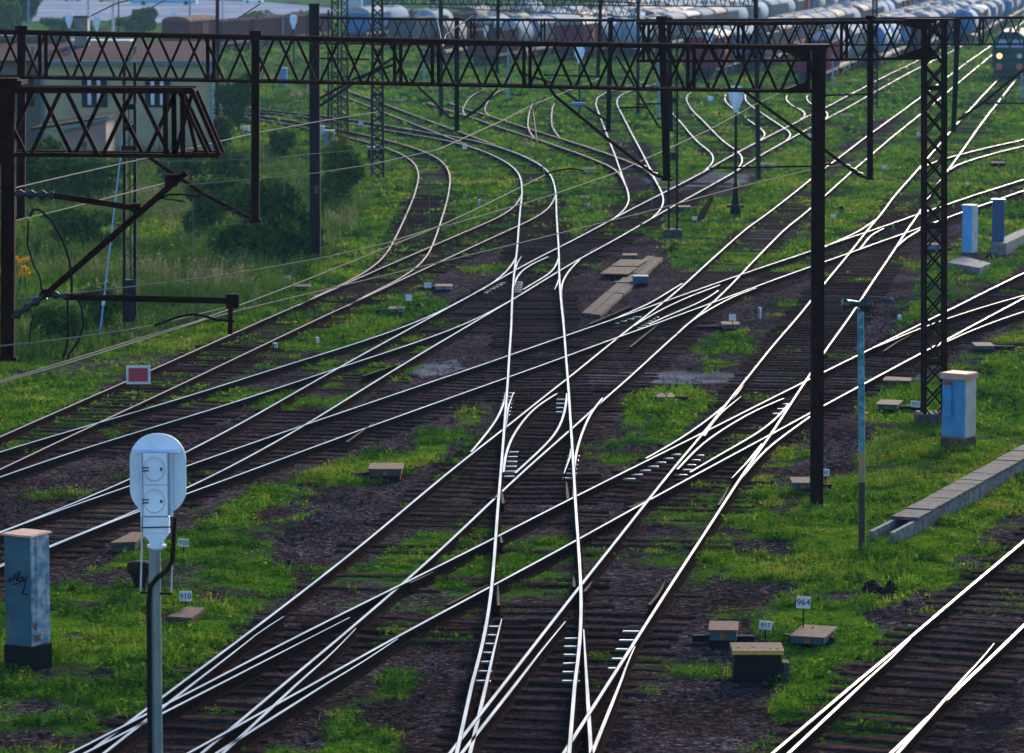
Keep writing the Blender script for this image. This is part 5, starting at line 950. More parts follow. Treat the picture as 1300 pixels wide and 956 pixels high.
def bush(label, x, yb, w, h, M, n, leaf, tone=.5, seed=1, name='bush', cat='bush', trunk=False):
    p = G(x, yb); k = KY(yb); W_, H_ = w / k, h / k; t = thing(name, label, cat, p); rr = random.Random(seed); bl = []
    nb = 15 if not trunk else 10; leaf *= 1.35
    for i in range(nb):
        a = rr.uniform(0, 2 * PI); q = rr.uniform(.1, .8) * (1 if trunk or i < 6 else .8); s_ = rr.uniform(.13, .30); zz = rr.uniform(.14, .84) if not trunk else rr.uniform(.38, .86)
        bl.append((p.x + math.cos(a) * W_ / 2 * q * 1.15, p.y + math.sin(a) * W_ * .4 * q, H_ * zz, W_ * s_, W_ * s_ * .8, H_ * rr.uniform(.16, .3)))
    leaf_cloud('foliage' if not trunk else 'crown', t, bl, n, leaf, M, tone, seed)
    mb = MB()
    if trunk:
        mb.tube([(p.x, p.y, -.1), (p.x + W_ * .01, p.y, H_ * .3), (p.x - W_ * .02, p.y, H_ * .72)], [W_ * .035, W_ * .028, W_ * .012], 8)
        for i in range(6): b_ = bl[i]; mb.tube([(p.x, p.y, H_ * (.22 + .06 * i)), ((p.x + b_[0]) / 2, (p.y + b_[1]) / 2, (H_ * .3 + b_[2]) / 2), b_[:3]], [W_ * .016, W_ * .011, W_ * .004], 6)
        mb.build('trunk', M_bark, t)
    else:
        for i in range(5): b_ = bl[i]; mb.tube([(p.x + rr.uniform(-.1, .1), p.y, -.05), (b_[0], b_[1], b_[2])], [.04, .012], 5)
        mb.build('stem', M_bark, t)
    return t
for i, (lab, x, yb, w, h, M, n, lf, tone) in enumerate((
 ('large dark green bush filling the space left of the wide dark mast', 335, 332, 150, 98, M_dkleaf, 9000, .085, .42), ('dark bush directly behind the hanging drop post at left', 272, 300, 90, 72, M_dkleaf, 5000, .085, .5),
 ('low dark bush between the twin post mast and the big arm', 105, 318, 90, 56, M_dkleaf, 4200, .07, .5), ('yellow-tinged bush just right of the wide dark mast', 430, 268, 66, 78, M_mdleaf, 4200, .09, .5), ('broad dark green shrub in front of the small pink shed', 112, 258, 105, 66, M_dkleaf, 5200, .10, .6),
 ('mid green shrub by the left mast below the house wall', 48, 252, 70, 76, M_mdleaf, 3600, .1, .4), ('small leafy shrub behind the rusty warning board', 356, 208, 34, 44, M_mdleaf, 1700, .11, .42), ('bush under the gantry end, right of the twin post mast', 238, 236, 66, 50, M_mdleaf, 2600, .1, .4), ('shrub near the house corner below the insulated strut', 292, 242, 60, 56, M_dkleaf, 2800, .1, .6),
 ('dark bush at the left edge beneath the lowest arm', 70, 432, 80, 44, M_dkleaf, 3400, .055, .5), ('small dark bush behind the tension weights', 130, 425, 60, 60, M_dkleaf, 2600, .055, .52), ('bush at the right end wall of the pale house', 272, 200, 40, 50, M_mdleaf, 1800, .11, .35))):
    bush(lab, x, yb, w, h, M, n, lf, tone, 21 + i)
bush('orange-tipped sapling standing behind the yellow-tinged bush', 425, 216, 34, 44, M_orleaf, 900, .1, .62, 71, 'sapling', 'sapling', True); bush('yellow-topped sapling against the house wall by the shed roof', 72, 200, 26, 56, M_orleaf, 700, .1, .4, 72, 'sapling', 'sapling', True)
bush('dark slender tree behind the left drop post, beside the house', 303, 168, 46, 74, M_dkleaf, 3200, .12, .45, 73, 'tree', 'tree', True)
p = G(18, 372); t = thing('flowering_plant', 'goldenrod with bright yellow flower heads by the nearest post at the left edge', 'plant', p); rr = random.Random(5); mb = MB(); fl = []
for i in range(16): q = p + V3((rr.uniform(-.5, .55), rr.uniform(-.3, .3), 0)); hgt = rr.uniform(.6, 1.15); e_ = q + V3((rr.uniform(-.15, .15), 0, hgt)); mb.tube([q, e_], .012, 5); fl.append((e_.x, e_.y, e_.z, .12, .10, .1))
mb.build('stems', M_dkleaf, t); leaf_cloud('flowers', t, fl, 900, .035, leaf_mat('yellow_flowers', [(0, (.45, .22, .01)), (1, (.75, .45, .02))], .7, .2), .5, 5, .1)
for lab, x, yb, w, h, M, n, lf, tone in (('large dark tree at the top left corner', 26, 44, 72, 78, M_dkleaf, 7000, .3, .45), ('round olive tree at the left edge in front of the dark tree', 2, 50, 44, 44, M_mdleaf, 3000, .25, .4), ('small conical tree beside the pale road', 181, 46, 28, 38, M_dkleaf, 2200, .22, .6),
   ('far tree at the top edge, first right of the two far containers', 505, 9, 40, 34, M_dkleaf, 2200, .4, .55), ('far tree at the top edge beside the upper lattice beam end', 540, 7, 46, 38, M_dkleaf, 2200, .4, .5), ('far tree at the top edge between two far drop posts', 600, 3, 52, 40, M_dkleaf, 2200, .45, .55), ('far tree at the top edge above the pale hopper wagons', 690, 0, 56, 46, M_mdleaf, 2200, .45, .35),
   ('green tree showing between far wagons near the middle top', 836, 14, 40, 40, M_mdleaf, 2400, .4, .35), ('far tree above the grey hopper roofs at top centre', 770, -6, 52, 44, M_dkleaf, 2200, .45, .6)): bush(lab, x, yb, w, h, M, n, lf, tone, int(x) + 3, 'tree', 'tree', True)
for i, (lab, x, w) in enumerate((('yellow-green shrub at the road edge above the house roof', 75, 44), ('olive shrub at the road edge, left of the brown wagon', 165, 60), ('pale shrub at the road edge behind the open wagons', 330, 60), ('shrub at the end of the pale road near the wide mast top', 385, 34), ('yellowish shrub between the two signal backs', 106, 30), ('shrub at the road edge just above the brown covered wagon', 262, 50))): bush(lab, x, 40 - (i in (2, 3)) * 8, w, 17, M_mdleaf, 1500, .2, .5, 90 + i)

# ------------------------------------------------------------------ house, shed, road and far things
M_ren = mat('cream_grey_render', (.29, .265, .165), .95, 0, (.225, .21, .14), .8, detail=6, spec=.05); M_ren2 = mat('grey_render', (.075, .08, .075), .95, 0, (.10, .10, .09), .8, spec=.05); M_roof = mat('dull_red_roof', (.055, .024, .027), .95, 0, (.042, .022, .026), 1.5, spec=.02); M_trim = mat('teal_trim', (.03, .10, .14), .6); M_pink = mat('pinkish_render', (.24, .165, .14), .9, 0, (.18, .13, .115), 1.2)
YH_ = 188.0; kk = F / YH_; XX = lambda x: (x - 650) / kk
hx0, hx1 = XX(54), XX(269); D_ = 9.0; ez = AT(0, 80, YH_).z
t = thing('house', 'long pale house with dull red roof, grey chimney and tall dark windows behind the gantries', 'house', ((hx0 + hx1) / 2, YH_ + D_ / 2, 0)); mb = MB(); SK = (YH_ + D_) / YH_ * 1.004; mb.ext([(hx0, YH_), (hx1, YH_), (hx1 * SK, YH_ + D_), (hx0 * SK, YH_ + D_)], (0, 0, -.2), (1, 0, 0), (0, 1, 0), (0, 0, 1), ez + .2); wall = mb.build('wall', M_ren, t)
lx = XX(-120); mb = MB(); mb.box(((lx + hx0) / 2, YH_ + 1.1 + D_ / 2, ez / 2 - .1), (hx0 - lx, D_, ez + .2)); mb.build('side_wing_wall', M_ren2, t)
mb = MB(); z1 = ez + .55; mb.add([(lx - .3, YH_ + .6, ez), (hx0, YH_ + .6, ez), (hx0, YH_ - .35, ez), (hx1 + .3, YH_ - .35, ez), ((hx1 + .3) * SK, YH_ + D_, z1 + .25), (lx - .3, YH_ + D_, z1 + .25)] + [(lx - .3, YH_ + .6, ez + .12), (hx0, YH_ + .6, ez + .12), (hx0, YH_ - .35, ez + .12), (hx1 + .3, YH_ - .35, ez + .12), ((hx1 + .3) * SK, YH_ + D_, z1 + .38), (lx - .3, YH_ + D_, z1 + .38)], [(6, 7, 8, 9, 10, 11), (5, 4, 3, 2, 1, 0), (0, 1, 7, 6), (1, 2, 8, 7), (2, 3, 9, 8), (3, 4, 10, 9), (4, 5, 11, 10), (5, 0, 6, 11)]); roof = mb.build('roof', M_roof, t)
mb = MB(); mb.box(((hx0 + hx1) / 2, YH_ - .38, ez + .0), (hx1 - hx0 + .7, .09, .24)); mb.build('gutter', M_trim, t)
for x0, x1, ya, yb in ((-60, 92, 45, 60), (92, 165, 52, 64)):
    za = AT(0, ya, YH_ + D_ + 1).z; mb = MB(); mb.box(((XX(x0) + XX(x1)) / 2 * 1.05, YH_ + D_ + 1.2, za / 2), ((x1 - x0) / kk * 1.05, 2, za)); bw = mb.build('parapet_wall', M_ren2, t); mb = MB(); mb.box(((XX(x0) + XX(x1)) / 2 * 1.05, YH_ + D_ + 1.2, za + .03), ((x1 - x0) / kk * 1.05 + .2, 2.2, .06)); sub(mb, 'coping', M_palegrey, bw)
cx_ = (106 - 650) / F * (YH_ + 7); zc = AT(0, 22, YH_ + 7).z; mb = MB(); mb.box((cx_, YH_ + 7, zc / 2 + 2.2), (.72, .9, zc - 4.4)); ch = mb.build('chimney', mat('grey_chimney', (.14, .14, .15), .9, 0, (.10, .10, .11), 2), t); mb = MB(); mb.box((cx_, YH_ + 7, zc + .04), (.86, 1.04, .1)); sub(mb, 'chimney_cap', M_concdark, ch)
for i, (x0, x1) in enumerate(((105, 137), (185, 217), (24, 41))):
    zt, zb = AT(0, 100, YH_).z, AT(0, 136, YH_).z; yy = YH_ - .03 if i < 2 else YH_ + 1.07; xa, xb = XX(x0), XX(x1); mb = MB(); mb.box(((xa + xb) / 2, yy, (zt + zb) / 2), (xb - xa, .12, zt - zb)); wf_ = mb.build('window', mat('window_recess_blue', (.004, .012, .022), .9, spec=.02), t)
    mb = MB()
    for f_ in (.3, .67): mb.box((xa + (xb - xa) * f_, yy - .065, (zt + zb) / 2 + .05), ((xb - xa) * .14, .03, (zt - zb) * .9))
    if i < 2: sub(mb, 'curtain', M_palegrey, wf_)
mb = MB(); mb.tube([(hx0 + .02, YH_ - .1, 0), (hx0 + .02, YH_ - .1, ez)], .07, 8); mb.build('downpipe', M_trim, t); mb = MB(); mb.tube([(hx1 + .02, YH_ - .1, 0), (hx1 + .02, YH_ - .1, ez)], .07, 8); mb.build('downpipe', M_blue, t)
for x in (43, 90.5, 173): q = V3(((x - 650) / F * (YH_ + 3.2), YH_ + 3.2, ez + .3)); mb = MB(); mb.cyl(q, .1, .42, 10); mb.cyl(q + V3((0, 0, .42)), .16, .1, 10); mb.build('roof_vent', M_trim, t)
YSH = 176.0; ks = F / YSH; XS = lambda x: (x - 650) / ks; t = thing('shed', 'small pinkish shed with sloping brown roof in front of the house', 'shed', (XS(104), YSH + 1.8, 0)); ze = AT(0, 166, YSH).z
x0, x1 = XS(74), XS(135); mb = MB(); mb.ext([(x0, -.2), (x1, -.2), (x1, ze + .5), (x0, ze - .05)], (0, YSH, 0), (1, 0, 0), (0, 0, 1), (0, 1, 0), 3.6); mb.build('wall', M_pink, t)
mb = MB(); a0, a1 = XS(70), XS(141); mb.ext([(a0, ze - .08), (a1, ze + .58), (a1, ze + .72), (a0, ze + .08)], (0, YSH - .35, 0), (1, 0, 0), (0, 0, 1), (0, 1, 0), .08, 1); mb.ext([(a0 - 1.2, ze - .0), (a1, ze + .6), (a1, ze + .74), (a0 - 1.2, ze + .14)], (0, YSH - .27, 0), (1, 0, 0), (0, 0, 1), (0, 1, 0), 6.2, 0); mb.build('roof', [mat('brown_felt_roof', (.03, .022, .02), .95, 0, (.02, .016, .016), 1.5, spec=.03), mat('green_fascia', (.05, .16, .13), .7)], t)
mb = MB(); mb.box((XS(107), YSH - .01, AT(0, 186, YSH).z), (.24, .06, .5)); mb.build('window', M_glass, t); mb = MB(); mb.box((XS(116), YSH - .01, AT(0, 200, YSH).z), (.34, .06, .75)); mb.build('door', M_glass, t)
rd = [(40, 27), (120, 25.5), (200, 29), (300, 28), (400, 24), (440, 12), (330, 2), (200, -1), (50, 0)]; mb = MB(); mb.add([G(x, y, .12) for x, y in rd], [tuple(range(len(rd)))]); o = mb.build('road', mat('pale_worn_concrete', (.17, .18, .235), .95, 0, (.28, .29, .36), .06, detail=8, spec=0)); o['kind'] = 'structure'
def vehicle_bus():
    p = G(208, 7); k = KY(7); t = thing('coach', 'long white and blue coach parked on the far road', 'coach', p); L = 85 / k; mb = MB(); mb.bbox((p.x, p.y, 1.75), (L, 2.5, 2.7), .25); mb.build('body', M_palegrey, t); mb = MB(); mb.bbox((p.x, p.y - 1.262, .8), (L * .96, .03, .7), .01); mb.build('blue_skirt', mat('coach_blue', (.05, .28, .50), .4), t); mb = MB(); mb.bbox((p.x, p.y - 1.262, 2.2), (L * .92, .03, .9), .01); mb.build('window', M_glass, t)
    for s_ in (-.3, .34): mb = MB(); mb.tube([(p.x + L * s_, p.y - 1.3, .48), (p.x + L * s_, p.y - .9, .48)], .48, 16); mb.build('wheel', M_black, t)
vehicle_bus()
def car(label, x, y, col):
    p = G(x, y); t = thing('parked_car', label, 'car', p); M = mat('car_paint', col, .35); prof = [(-2.1, .25), (2.1, .25), (2.15, .75), (1.25, .9), (.7, 1.42), (-1.2, 1.45), (-1.9, .95), (-2.15, .8)]; mb = MB(); mb.ext(prof, (p.x, p.y - .85, 0), (1, 0, 0), (0, 0, 1), (0, 1, 0), 1.7); mb.build('body', M, t); mb = MB(); mb.ext([(-1.65, .95), (1.05, .92), (.62, 1.34), (-1.15, 1.36)], (p.x, p.y - .87, 0), (1, 0, 0), (0, 0, 1), (0, 1, 0), .03); mb.build('window', M_glass, t)
    for s_ in (-1.3, 1.3): mb = MB(); mb.tube([(p.x + s_, p.y - .9, .32), (p.x + s_, p.y - .6, .32)], .32, 14); mb.build('wheel', M_black, t)
car('white car on the far road at the top, right of the coach', 322, 4, (.75, .78, .8)); car('orange car on the far road at the top left', 137, 3, (.6, .22, .04)); car('bluish car on the far road near the top left tree', 92, 2, (.15, .3, .45))
for lab, x, y, L, col in (('grey corrugated container at the top near the lattice masts', 446, 11, 28, (.30, .38, .42)), ('teal container at the top right of the grey one', 469, 9.5, 17, (.03, .16, .20))):
    p = G(x, y); k = KY(y); t = thing('shipping_container', lab, 'container', p); mb = MB(); mb.bbox((p.x, p.y, 1.3), (L / k, 2.4, 2.6), .03)
    for i in range(int(L / k / .3)): mb.box((p.x - L / k / 2 + .15 + i * .3, p.y - 1.22, 1.3), (.13, .06, 2.3))
    mb.build('body', mat('container_paint', col, .6), t); mb = MB(); mb.bbox((p.x, p.y, 2.63), (L / k + .05, 2.45, .06), .01); mb.build('roof', M_palegrey, t)

# ------------------------------------------------------------------ wagons and locomotive
dv = CEN['P'][-1] - CEN['P'][-200]; HEAD = -math.atan2(dv[0], dv[1])
M_und = mat('wagon_underframe', (.016, .014, .016), .8); M_maroon = mat('maroon_wagon_paint', (.15, .024, .032), .95, 0, (.10, .02, .026), 1.2, spec=.02); M_brown = mat('brown_wagon_paint', (.055, .016, .016), .95, 0, (.085, .026, .024), .5, spec=.02); M_tank = mat('pale_tank_paint', (.19, .25, .33), .95, 0, (.24, .27, .32), .4, spec=.03); M_tankb = mat('blue_tank_paint', (.025, .11, .30), .95, 0, (.04, .16, .30), .7)
M_tankd = mat('dark_tank_paint', (.03, .04, .055), .95, 0, (.06, .07, .08), .7); M_hop = mat('pale_hopper_paint', (.22, .22, .23), .8, 0, (.15, .15, .16), .7, spec=.1); M_tan = mat('tan_hopper_paint', (.24, .165, .14), .85, 0, (.17, .125, .11), .7, spec=.1); M_roofp = mat('pale_wagon_roof', (.21, .24, .30), .95, 0, (.31, .30, .31), .35, spec=.02)
def bogie(mb, y):
    for s_ in (-1, 1):
        mb.bbox((s_ * .95, y, .55), (.16, 2.2, .3), .02)
        for q in (-.9, .9): mb.tube([(s_ * .72, y + q, .47), (s_ * .86, y + q, .47)], .46, 14)
    for q in (-.9, .9): mb.tube([(-.8, y + q, .47), (.8, y + q, .47)], .08, 6)
    mb.box((0, y, .7), (1.6, .5, .25))
def wagon(kind, M, Mr, L=12.6):
    t = bpy.data.objects.new(kind, None); C.objects.link(t); P_ = lambda mb, nm, m: mb.build(nm, m, t, False)
    mb = MB(); mb.bbox((0, L / 2, .98), (2.7, L, .26), .02); mb.box((0, L / 2, .8), (.5, L * .96, .2)); P_(mb, 'underframe', M_und)
    for y in (1.9, L - 1.9): mb = MB(); bogie(mb, y); P_(mb, 'bogie', M_und)
    for s_ in (-.87, .87): mb = MB(); mb.tube([(s_, .0, 1.0), (s_, -.45, 1.0)], .1, 8); mb.tube([(s_, -.45, 1.0), (s_, -.52, 1.0)], .24, 14); P_(mb, 'buffer', M_und)
    if kind == 'tank_wagon':
        r = 1.42; zc = 1.2 + r; ys = [.25, .32, .5, .75, 1.0]; rs = [.05, r * .55, r * .84, r * .97, r]; mb = MB(); Y_ = ys + [L - y for y in reversed(ys)]; mb.tube([(0, y, zc) for y in Y_], rs + rs[::-1], 28); P_(mb, 'tank', M)
        mb = MB(); mb.cyl((0, L / 2, zc + r - .08), .5, .42, 16); mb.cyl((0, L / 2, zc + r + .34), .34, .1, 14); P_(mb, 'dome', Mr); mb = MB()
        for s_ in (-.45, .45): mb.box((s_, L / 2, zc + r + .1), (.3, L * .62, .05))
        P_(mb, 'walkway', M_und); mb = MB()
        for x in (-.2, .2): mb.tube([(x, .15, 1.1), (x, .2, zc + r)], .03, 6)
        for i in range(8): mb.tube([(-.2, .17, 1.3 + i * .33), (.2, .17, 1.3 + i * .33)], .02, 5)
        P_(mb, 'ladder', M_und)
    elif kind == 'hopper_wagon':
        w = 1.5; prof = [(-w, 1.75), (-w * .5, 1.12), (w * .5, 1.12), (w, 1.75), (w, 3.45), (-w, 3.45)]; mb = MB(); mb.ext(prof, (0, .5, 0), (1, 0, 0), (0, 0, 1), (0, 1, 0), L - 1.0)
        for i in range(11): y = .6 + i * (L - 1.2) / 10; mb.box((-w - .04, y, 2.6), (.09, .1, 1.7)); mb.box((w + .04, y, 2.6), (.09, .1, 1.7))
        P_(mb, 'body', M); a_ = np.linspace(0, PI, 13); mb = MB(); mb.ext([(1.56 * math.cos(a), 3.45 + .72 * math.sin(a)) for a in a_], (0, .45, 0), (1, 0, 0), (0, 0, 1), (0, 1, 0), L - .9); P_(mb, 'roof', Mr)
        for i in range(4): mb = MB(); mb.bbox((0, 1.9 + i * (L - 3.8) / 3, 4.18), (.8, 1.7, .14), .03); P_(mb, 'roof_hatch', Mr)
    elif kind == 'covered_wagon':
        mb = MB(); mb.box((0, L / 2, 2.35), (2.9, L - .3, 2.5))
        for i in range(14): y = .3 + i * (L - .6) / 13; mb.box((-1.48, y, 2.35), (.07, .09, 2.45)); mb.box((1.48, y, 2.35), (.07, .09, 2.45))
        for x in (-1.2, -.45, .45, 1.2): mb.box((x, .12, 2.3), (.1, .08, 2.4))
        P_(mb, 'body', M); a_ = np.linspace(0, PI, 11); mb = MB(); mb.ext([(1.52 * math.cos(a), 3.6 + .52 * math.sin(a)) for a in a_], (0, .05, 0), (1, 0, 0), (0, 0, 1), (0, 1, 0), L - .1); P_(mb, 'roof', Mr)
        for s_ in (-1, 1): mb = MB(); mb.box((s_ * 1.53, L / 2, 2.3), (.06, 2.4, 2.3)); P_(mb, 'door', M)
    else:
        mb = MB(); h = 2.1; mb.box((0, L / 2, 1.2), (2.8, L - .3, .12))
        for s_ in (-1, 1): mb.box((s_ * 1.4, L / 2, 1.2 + h / 2), (.08, L - .3, h))
        mb.box((0, .2, 1.2 + h / 2), (2.72, .08, h)); mb.box((0, L - .2, 1.2 + h / 2), (2.72, .08, h))
        for s_ in (-1, 1):
            for i in range(15): mb.box((s_ * 1.47, .3 + i * (L - .6) / 14, 1.2 + h / 2), (.1, .12, h)); 
            mb.box((s_ * 1.45, L / 2, 1.25 + h), (.16, L - .25, .12))
        for x in (-1.0, -.35, .35, 1.0): mb.box((x, .13, 1.2 + h / 2), (.1, .1, h))
        P_(mb, 'body', M); mb = MB(); mb.add([(-1.35, .3, 2.7), (1.35, .3, 2.7), (1.35, L - .3, 2.75), (-1.35, L - .3, 2.75), (-.7, 2, 3.1), (.6, 4, 3.2), (.3, 8, 3.05)], [(0, 1, 5, 4), (1, 2, 6, 5), (2, 3, 6), (3, 0, 4, 6), (4, 5, 6)]); P_(mb, 'load', M_und)
    return t
KIND = {'tp': ('tank_wagon', M_tank, M_roofp, 'pale grey tank wagon'), 'tb': ('tank_wagon', M_tankb, M_tank, 'blue tank wagon'), 'td': ('tank_wagon', M_tankd, M_tankd, 'dark tank wagon'), 'hp': ('hopper_wagon', M_hop, M_roofp, 'pale round-roofed hopper wagon'), 'ht': ('hopper_wagon', M_tan, M_tan, 'tan round-roofed hopper wagon'), 'hb': ('hopper_wagon', M_tankb, M_roofp, 'blue white-roofed hopper wagon'),
        'cm': ('covered_wagon', M_maroon, M_hop, 'maroon covered wagon'), 'cb': ('covered_wagon', M_brown, mat('dusty_brown_roof', (.10, .05, .042), .95, 0, (.13, .075, .06), .6, spec=.02), 'brown round-roofed covered wagon'), 'gm': ('open_wagon', M_maroon, M_und, 'maroon ribbed open wagon'), 'gb': ('open_wagon', M_brown, M_und, 'brown ribbed open wagon'), 'gd': ('open_wagon', M_tankd, M_und, 'dark open wagon')}
PROTO = {}
ORD = ['front', 'second', 'third', 'fourth', 'fifth', 'sixth', 'seventh', 'eighth', 'ninth', 'tenth', 'eleventh', 'twelfth', 'thirteenth', 'fourteenth', 'fifteenth', 'sixteenth', 'seventeenth', 'eighteenth', 'nineteenth', 'twentieth', 'twenty-first', 'twenty-second', 'twenty-third', 'twenty-fourth']
def rowlay(rowname, x, yb, seq, gap=13.9):
    p0 = G(x, yb); d = V3((-math.sin(HEAD), math.cos(HEAD), 0)); seq = list(seq)
    if len(seq) > 8: seq += random.Random(len(rowname)).choices(['hp', 'tp', 'ht', 'hb', 'tb', 'td', 'hp', 'cm'], k=min(11, 24 - len(seq)))
    for i, c_ in enumerate(seq):
        if c_ not in PROTO: o = PROTO[c_] = wagon(*KIND[c_][:3])
        else: o = copy_tree(PROTO[c_])
        o.name = KIND[c_][0]; o.location = p0 + d * gap * i; o.location.z = .14; o.rotation_euler = (0, 0, HEAD); o['category'] = 'wagon'; o['group'] = 'freight wagons standing in the yard'
        o['label'] = KIND[c_][3] + ', ' + ORD[i] + ' of the ' + rowname
    tr = thing('siding_track', 'rails under the ' + rowname, 'railway track', (p0.x, p0.y, 0)); q0, q1 = p0 - d * 4, p0 + d * gap * len(seq); nrm = V3((d.y, -d.x, 0))
    for s_ in (-1, 1): add_rail(np.array([(q0 + nrm * s_ * GA)[:2], (q1 + nrm * s_ * GA)[:2]]), tr, .14, False)
rowlay('row left of all, behind the house', 223, 73, ['cb', 'gb', 'gb', 'gb', 'gb'])
rowlay('short row near the lattice masts', 452, 55, ['hb', 'tp', 'gd'])
rowlay('row behind the lattice mast', 508, 62, ['gd', 'tp', 'gb', 'td', 'gb', 'gd', 'tp'])
rowlay('row left of the thick far post', 549, 80, ['td', 'gb', 'tp', 'td', 'gb', 'tp', 'hp', 'gb', 'td'])
rowlay('row right of the thick far post', 612, 85, ['gb', 'tp', 'tp', 'hp', 'ht', 'tp', 'gb', 'hp', 'tp', 'td', 'hp'])
rowlay('row led by a pale hopper', 664, 76, ['hp', 'hp', 'tp', 'ht', 'hp', 'hp', 'ht', 'tp', 'hp', 'hp'])
rowlay('row led by the middle maroon wagon', 722, 79, ['cm', 'tp', 'hp', 'tb', 'hp', 'ht', 'cm', 'hp', 'tp', 'hp', 'ht'])
rowlay('row left of the thick drop posts', 792, 77, ['tp', 'td', 'hp', 'cm', 'hp', 'ht', 'hp', 'tp', 'hp', 'tb', 'hp'])
rowlay('row led by the nearest maroon wagon', 889, 104, ['cm', 'hb', 'tp', 'hp', 'cm', 'ht', 'hp', 'hp', 'ht', 'tp', 'hp', 'tb', 'hp'])
rowlay('row left of the nearest open wagon', 951, 92, ['gd', 'ht', 'hp', 'ht', 'hp', 'hp', 'ht', 'hp', 'tp', 'ht', 'hp', 'hp'])
rowlay('row led by the nearest open wagon', 1028, 109, ['gm', 'tp', 'hp', 'hp', 'ht', 'hp', 'ht', 'hp', 'hp', 'ht', 'hp', 'tp', 'hp', 'ht'])
rowlay('row led by the big blue tank', 1104, 87, ['tb', 'tb', 'hb', 'hp', 'tp', 'hp', 'ht', 'hb', 'tb', 'hp', 'tp', 'hp'])
rowlay('row left of the lattice tower top', 1155, 71, ['gd', 'hp', 'tp', 'hb', 'hp', 'tb', 'tp', 'hp', 'tb', 'hp'])
rowlay('row left of the locomotive', 1222, 58, ['tb', 'hp', 'cm', 'tp', 'hb', 'tp', 'hp', 'tb', 'tp', 'hb'])
rowlay('far row above the locomotive', 1268, 33, ['hb', 'tp', 'hp', 'tb', 'tp', 'hb', 'hp', 'tp', 'tb'])
# locomotive on the track that leads to it
cB = CEN['B']; i = int(np.argmin(np.abs(cB[:, 1] - G(1280, 101).y))); d = cB[min(i + 15, len(cB) - 1)] - cB[i]; hd = -math.atan2(d[0], d[1]); p = (cB[i][0], cB[i][1], .19)
t = thing('locomotive', 'dark green electric locomotive with one headlight lit at the right edge', 'locomotive', p, hd); LL = 16; P_ = lambda mb, nm, m, par=t: mb.build(nm, m, par, False)
M_loco = mat('loco_green', (.006, .052, .042), .7, 0, (.005, .040, .034), 1.2, spec=.1); w = 1.5
mb = MB(); sec = lambda k, zt: [(-w * k, 1.0), (w * k, 1.0), (w * k, 3.0), (w * k * .86, 3.62), (w * k * .5, zt), (-w * k * .5, zt), (-w * k * .86, 3.62), (-w * k, 3.0)]; V = []; st = [(.35, .93, 3.7), (.12, .97, 3.3), (.9, 1, 3.86), (LL - .9, 1, 3.86), (LL - .2, .95, 3.6)]
front = [(-w * .93, .0, 1.0), (w * .93, .0, 1.0), (w * .93, .0, 2.45), (w * .86, .42, 3.45), (w * .5, .6, 3.75), (-w * .5, .6, 3.75), (-w * .86, .42, 3.45), (-w * .93, .0, 2.45)]
s1 = [(-w, .55, 1.0), (w, .55, 1.0), (w, .55, 2.6), (w * .9, .9, 3.55), (w * .5, 1.0, 3.9), (-w * .5, 1.0, 3.9), (-w * .9, .9, 3.55), (-w, .55, 2.6)]
s2 = [(x, LL, z) for x, y, z in s1]; V = front + s1 + s2; mb.add(V, [(7, 6, 5, 4, 3, 2, 1, 0)] + [(a * 8 + j, a * 8 + (j + 1) % 8, a * 8 + 8 + (j + 1) % 8, a * 8 + 8 + j) for a in (0, 1) for j in range(8)] + [tuple(range(16, 24))]); P_(mb, 'body', M_loco)
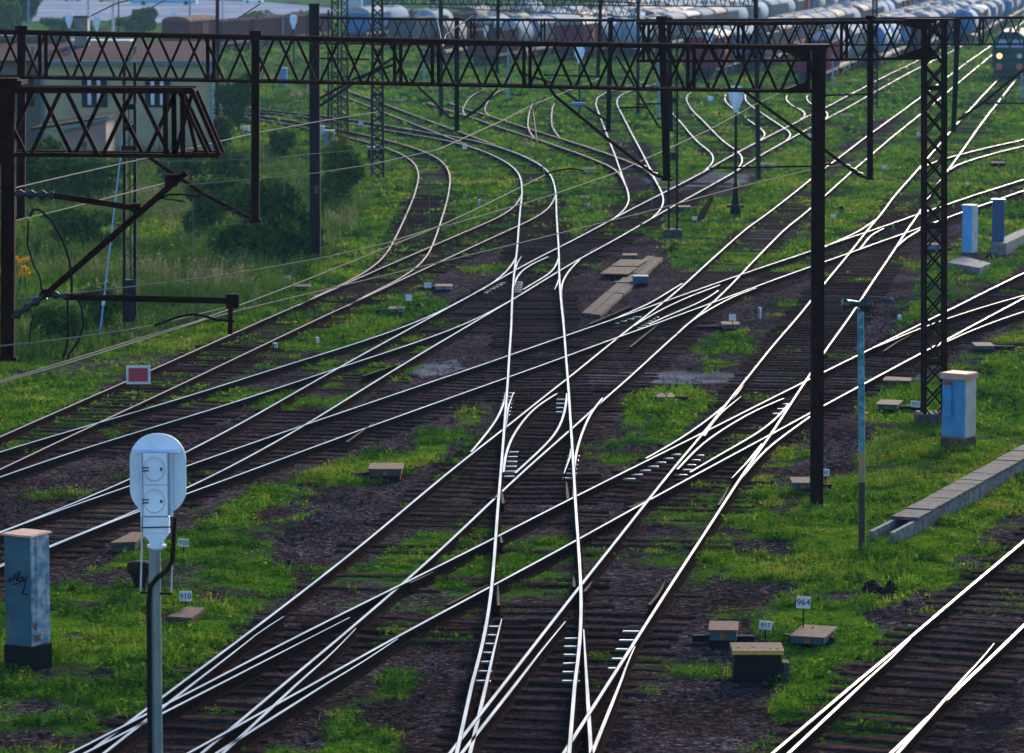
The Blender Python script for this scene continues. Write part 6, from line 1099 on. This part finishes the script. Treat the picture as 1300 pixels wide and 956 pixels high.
for s_ in (-1, 1):
    mb = MB(); q = [(s_ * .1, .045 + .0, 2.56), (s_ * 1.15, .045, 2.56), (s_ * 1.08, .34, 3.24), (s_ * .1, .34, 3.24)]; q = [(x, y - .035, z) for x, y, z in q]; mb.add(q + [(x, y + .03, z) for x, y, z in q], [(0, 1, 2, 3) if s_ > 0 else (3, 2, 1, 0), (4, 5, 6, 7)[::-1 if s_ > 0 else 1], (0, 1, 5, 4), (1, 2, 6, 5), (2, 3, 7, 6), (3, 0, 4, 7)]); P_(mb, 'windscreen', mat('windscreen_glass', (.16, .24, .32), .15))
    mb = MB(); mb.tube([(s_ * .85, .02, 1.85), (s_ * .85, -.09, 1.85)], [.2, .24], 16); hl = P_(mb, 'headlight', M_steel2); mb = MB(); mb.tube([(s_ * .85, -.085, 1.85), (s_ * .85, -.105, 1.85)], .22, 16); mb.build('lens', mat('lit_lens', (1, .75, .35), .4, emit=(1, .42, .07), es=2.2) if s_ < 0 else M_palegrey, hl, False)
    mb = MB(); mb.tube([(s_ * .87, .0, .95), (s_ * .87, -.5, .95)], .13, 10); mb.tube([(s_ * .87, -.5, .95), (s_ * .87, -.58, .95)], .27, 16); P_(mb, 'buffer', mat('buffer_orange_red', (.38, .10, .04), .6))
mb = MB(); mb.bbox((0, .15, .92), (2.85, .35, .42), .03); P_(mb, 'buffer_beam', M_loco); mb = MB(); mb.bbox((0, .3, .42), (2.7, .4, .5), .05); mb.bbox((0, LL / 2, .6), (2.2, LL * .8, .5), .03); P_(mb, 'underframe', M_und)
for y in (2.8, LL - 2.8): mb = MB(); bogie(mb, y - .6); bogie(mb, y + .6); P_(mb, 'bogie', M_und)
mb = MB(); mb.box((0, .58, 3.84), (1.5, .5, .14)); mb.tube([(0, .35, 3.8), (0, .2, 3.8)], .16, 12); mb.tube([(-.9, 2.5, 4.0), (-.5, 4.0, 4.35), (-.9, 2.6, 4.7)], .035, 6); mb.tube([(.9, 2.5, 4.0), (.5, 4.0, 4.35), (.9, 2.6, 4.7)], .035, 6); mb.tube([(-1.0, 2.6, 4.72), (1.0, 2.6, 4.72)], .045, 6)
for x in (-.7, 0, .7): mb.cyl((x, 2.0, 3.88), .12, .3, 10)
P_(mb, 'pantograph', M_und); mb = MB(); mb.box((0, -.012, 2.2), (2.7, .02, .05)); mb.box((0, -.012, 1.5), (2.75, .02, .05)); P_(mb, 'trim_strip', M_steel2)

# ------------------------------------------------------------------ air
hm = bpy.data.materials.new('haze_air'); hm.use_nodes = True; n = hm.node_tree; n.nodes.remove(n.nodes['Principled BSDF']); pv = n.nodes.new('ShaderNodeVolumePrincipled'); pv.inputs['Color'].default_value = (.40, .68, 1, 1); pv.inputs['Density'].default_value = .00014; pv.inputs['Anisotropy'].default_value = 0
n.links.new(pv.outputs[0], n.nodes['Material Output'].inputs['Volume'])
mb = MB(); mb.box((0, 1495 / 2 + 5, 8.0), (2 * 1150, 1560, 19.6)); o = mb.build('haze', hm); o['kind'] = 'stuff'
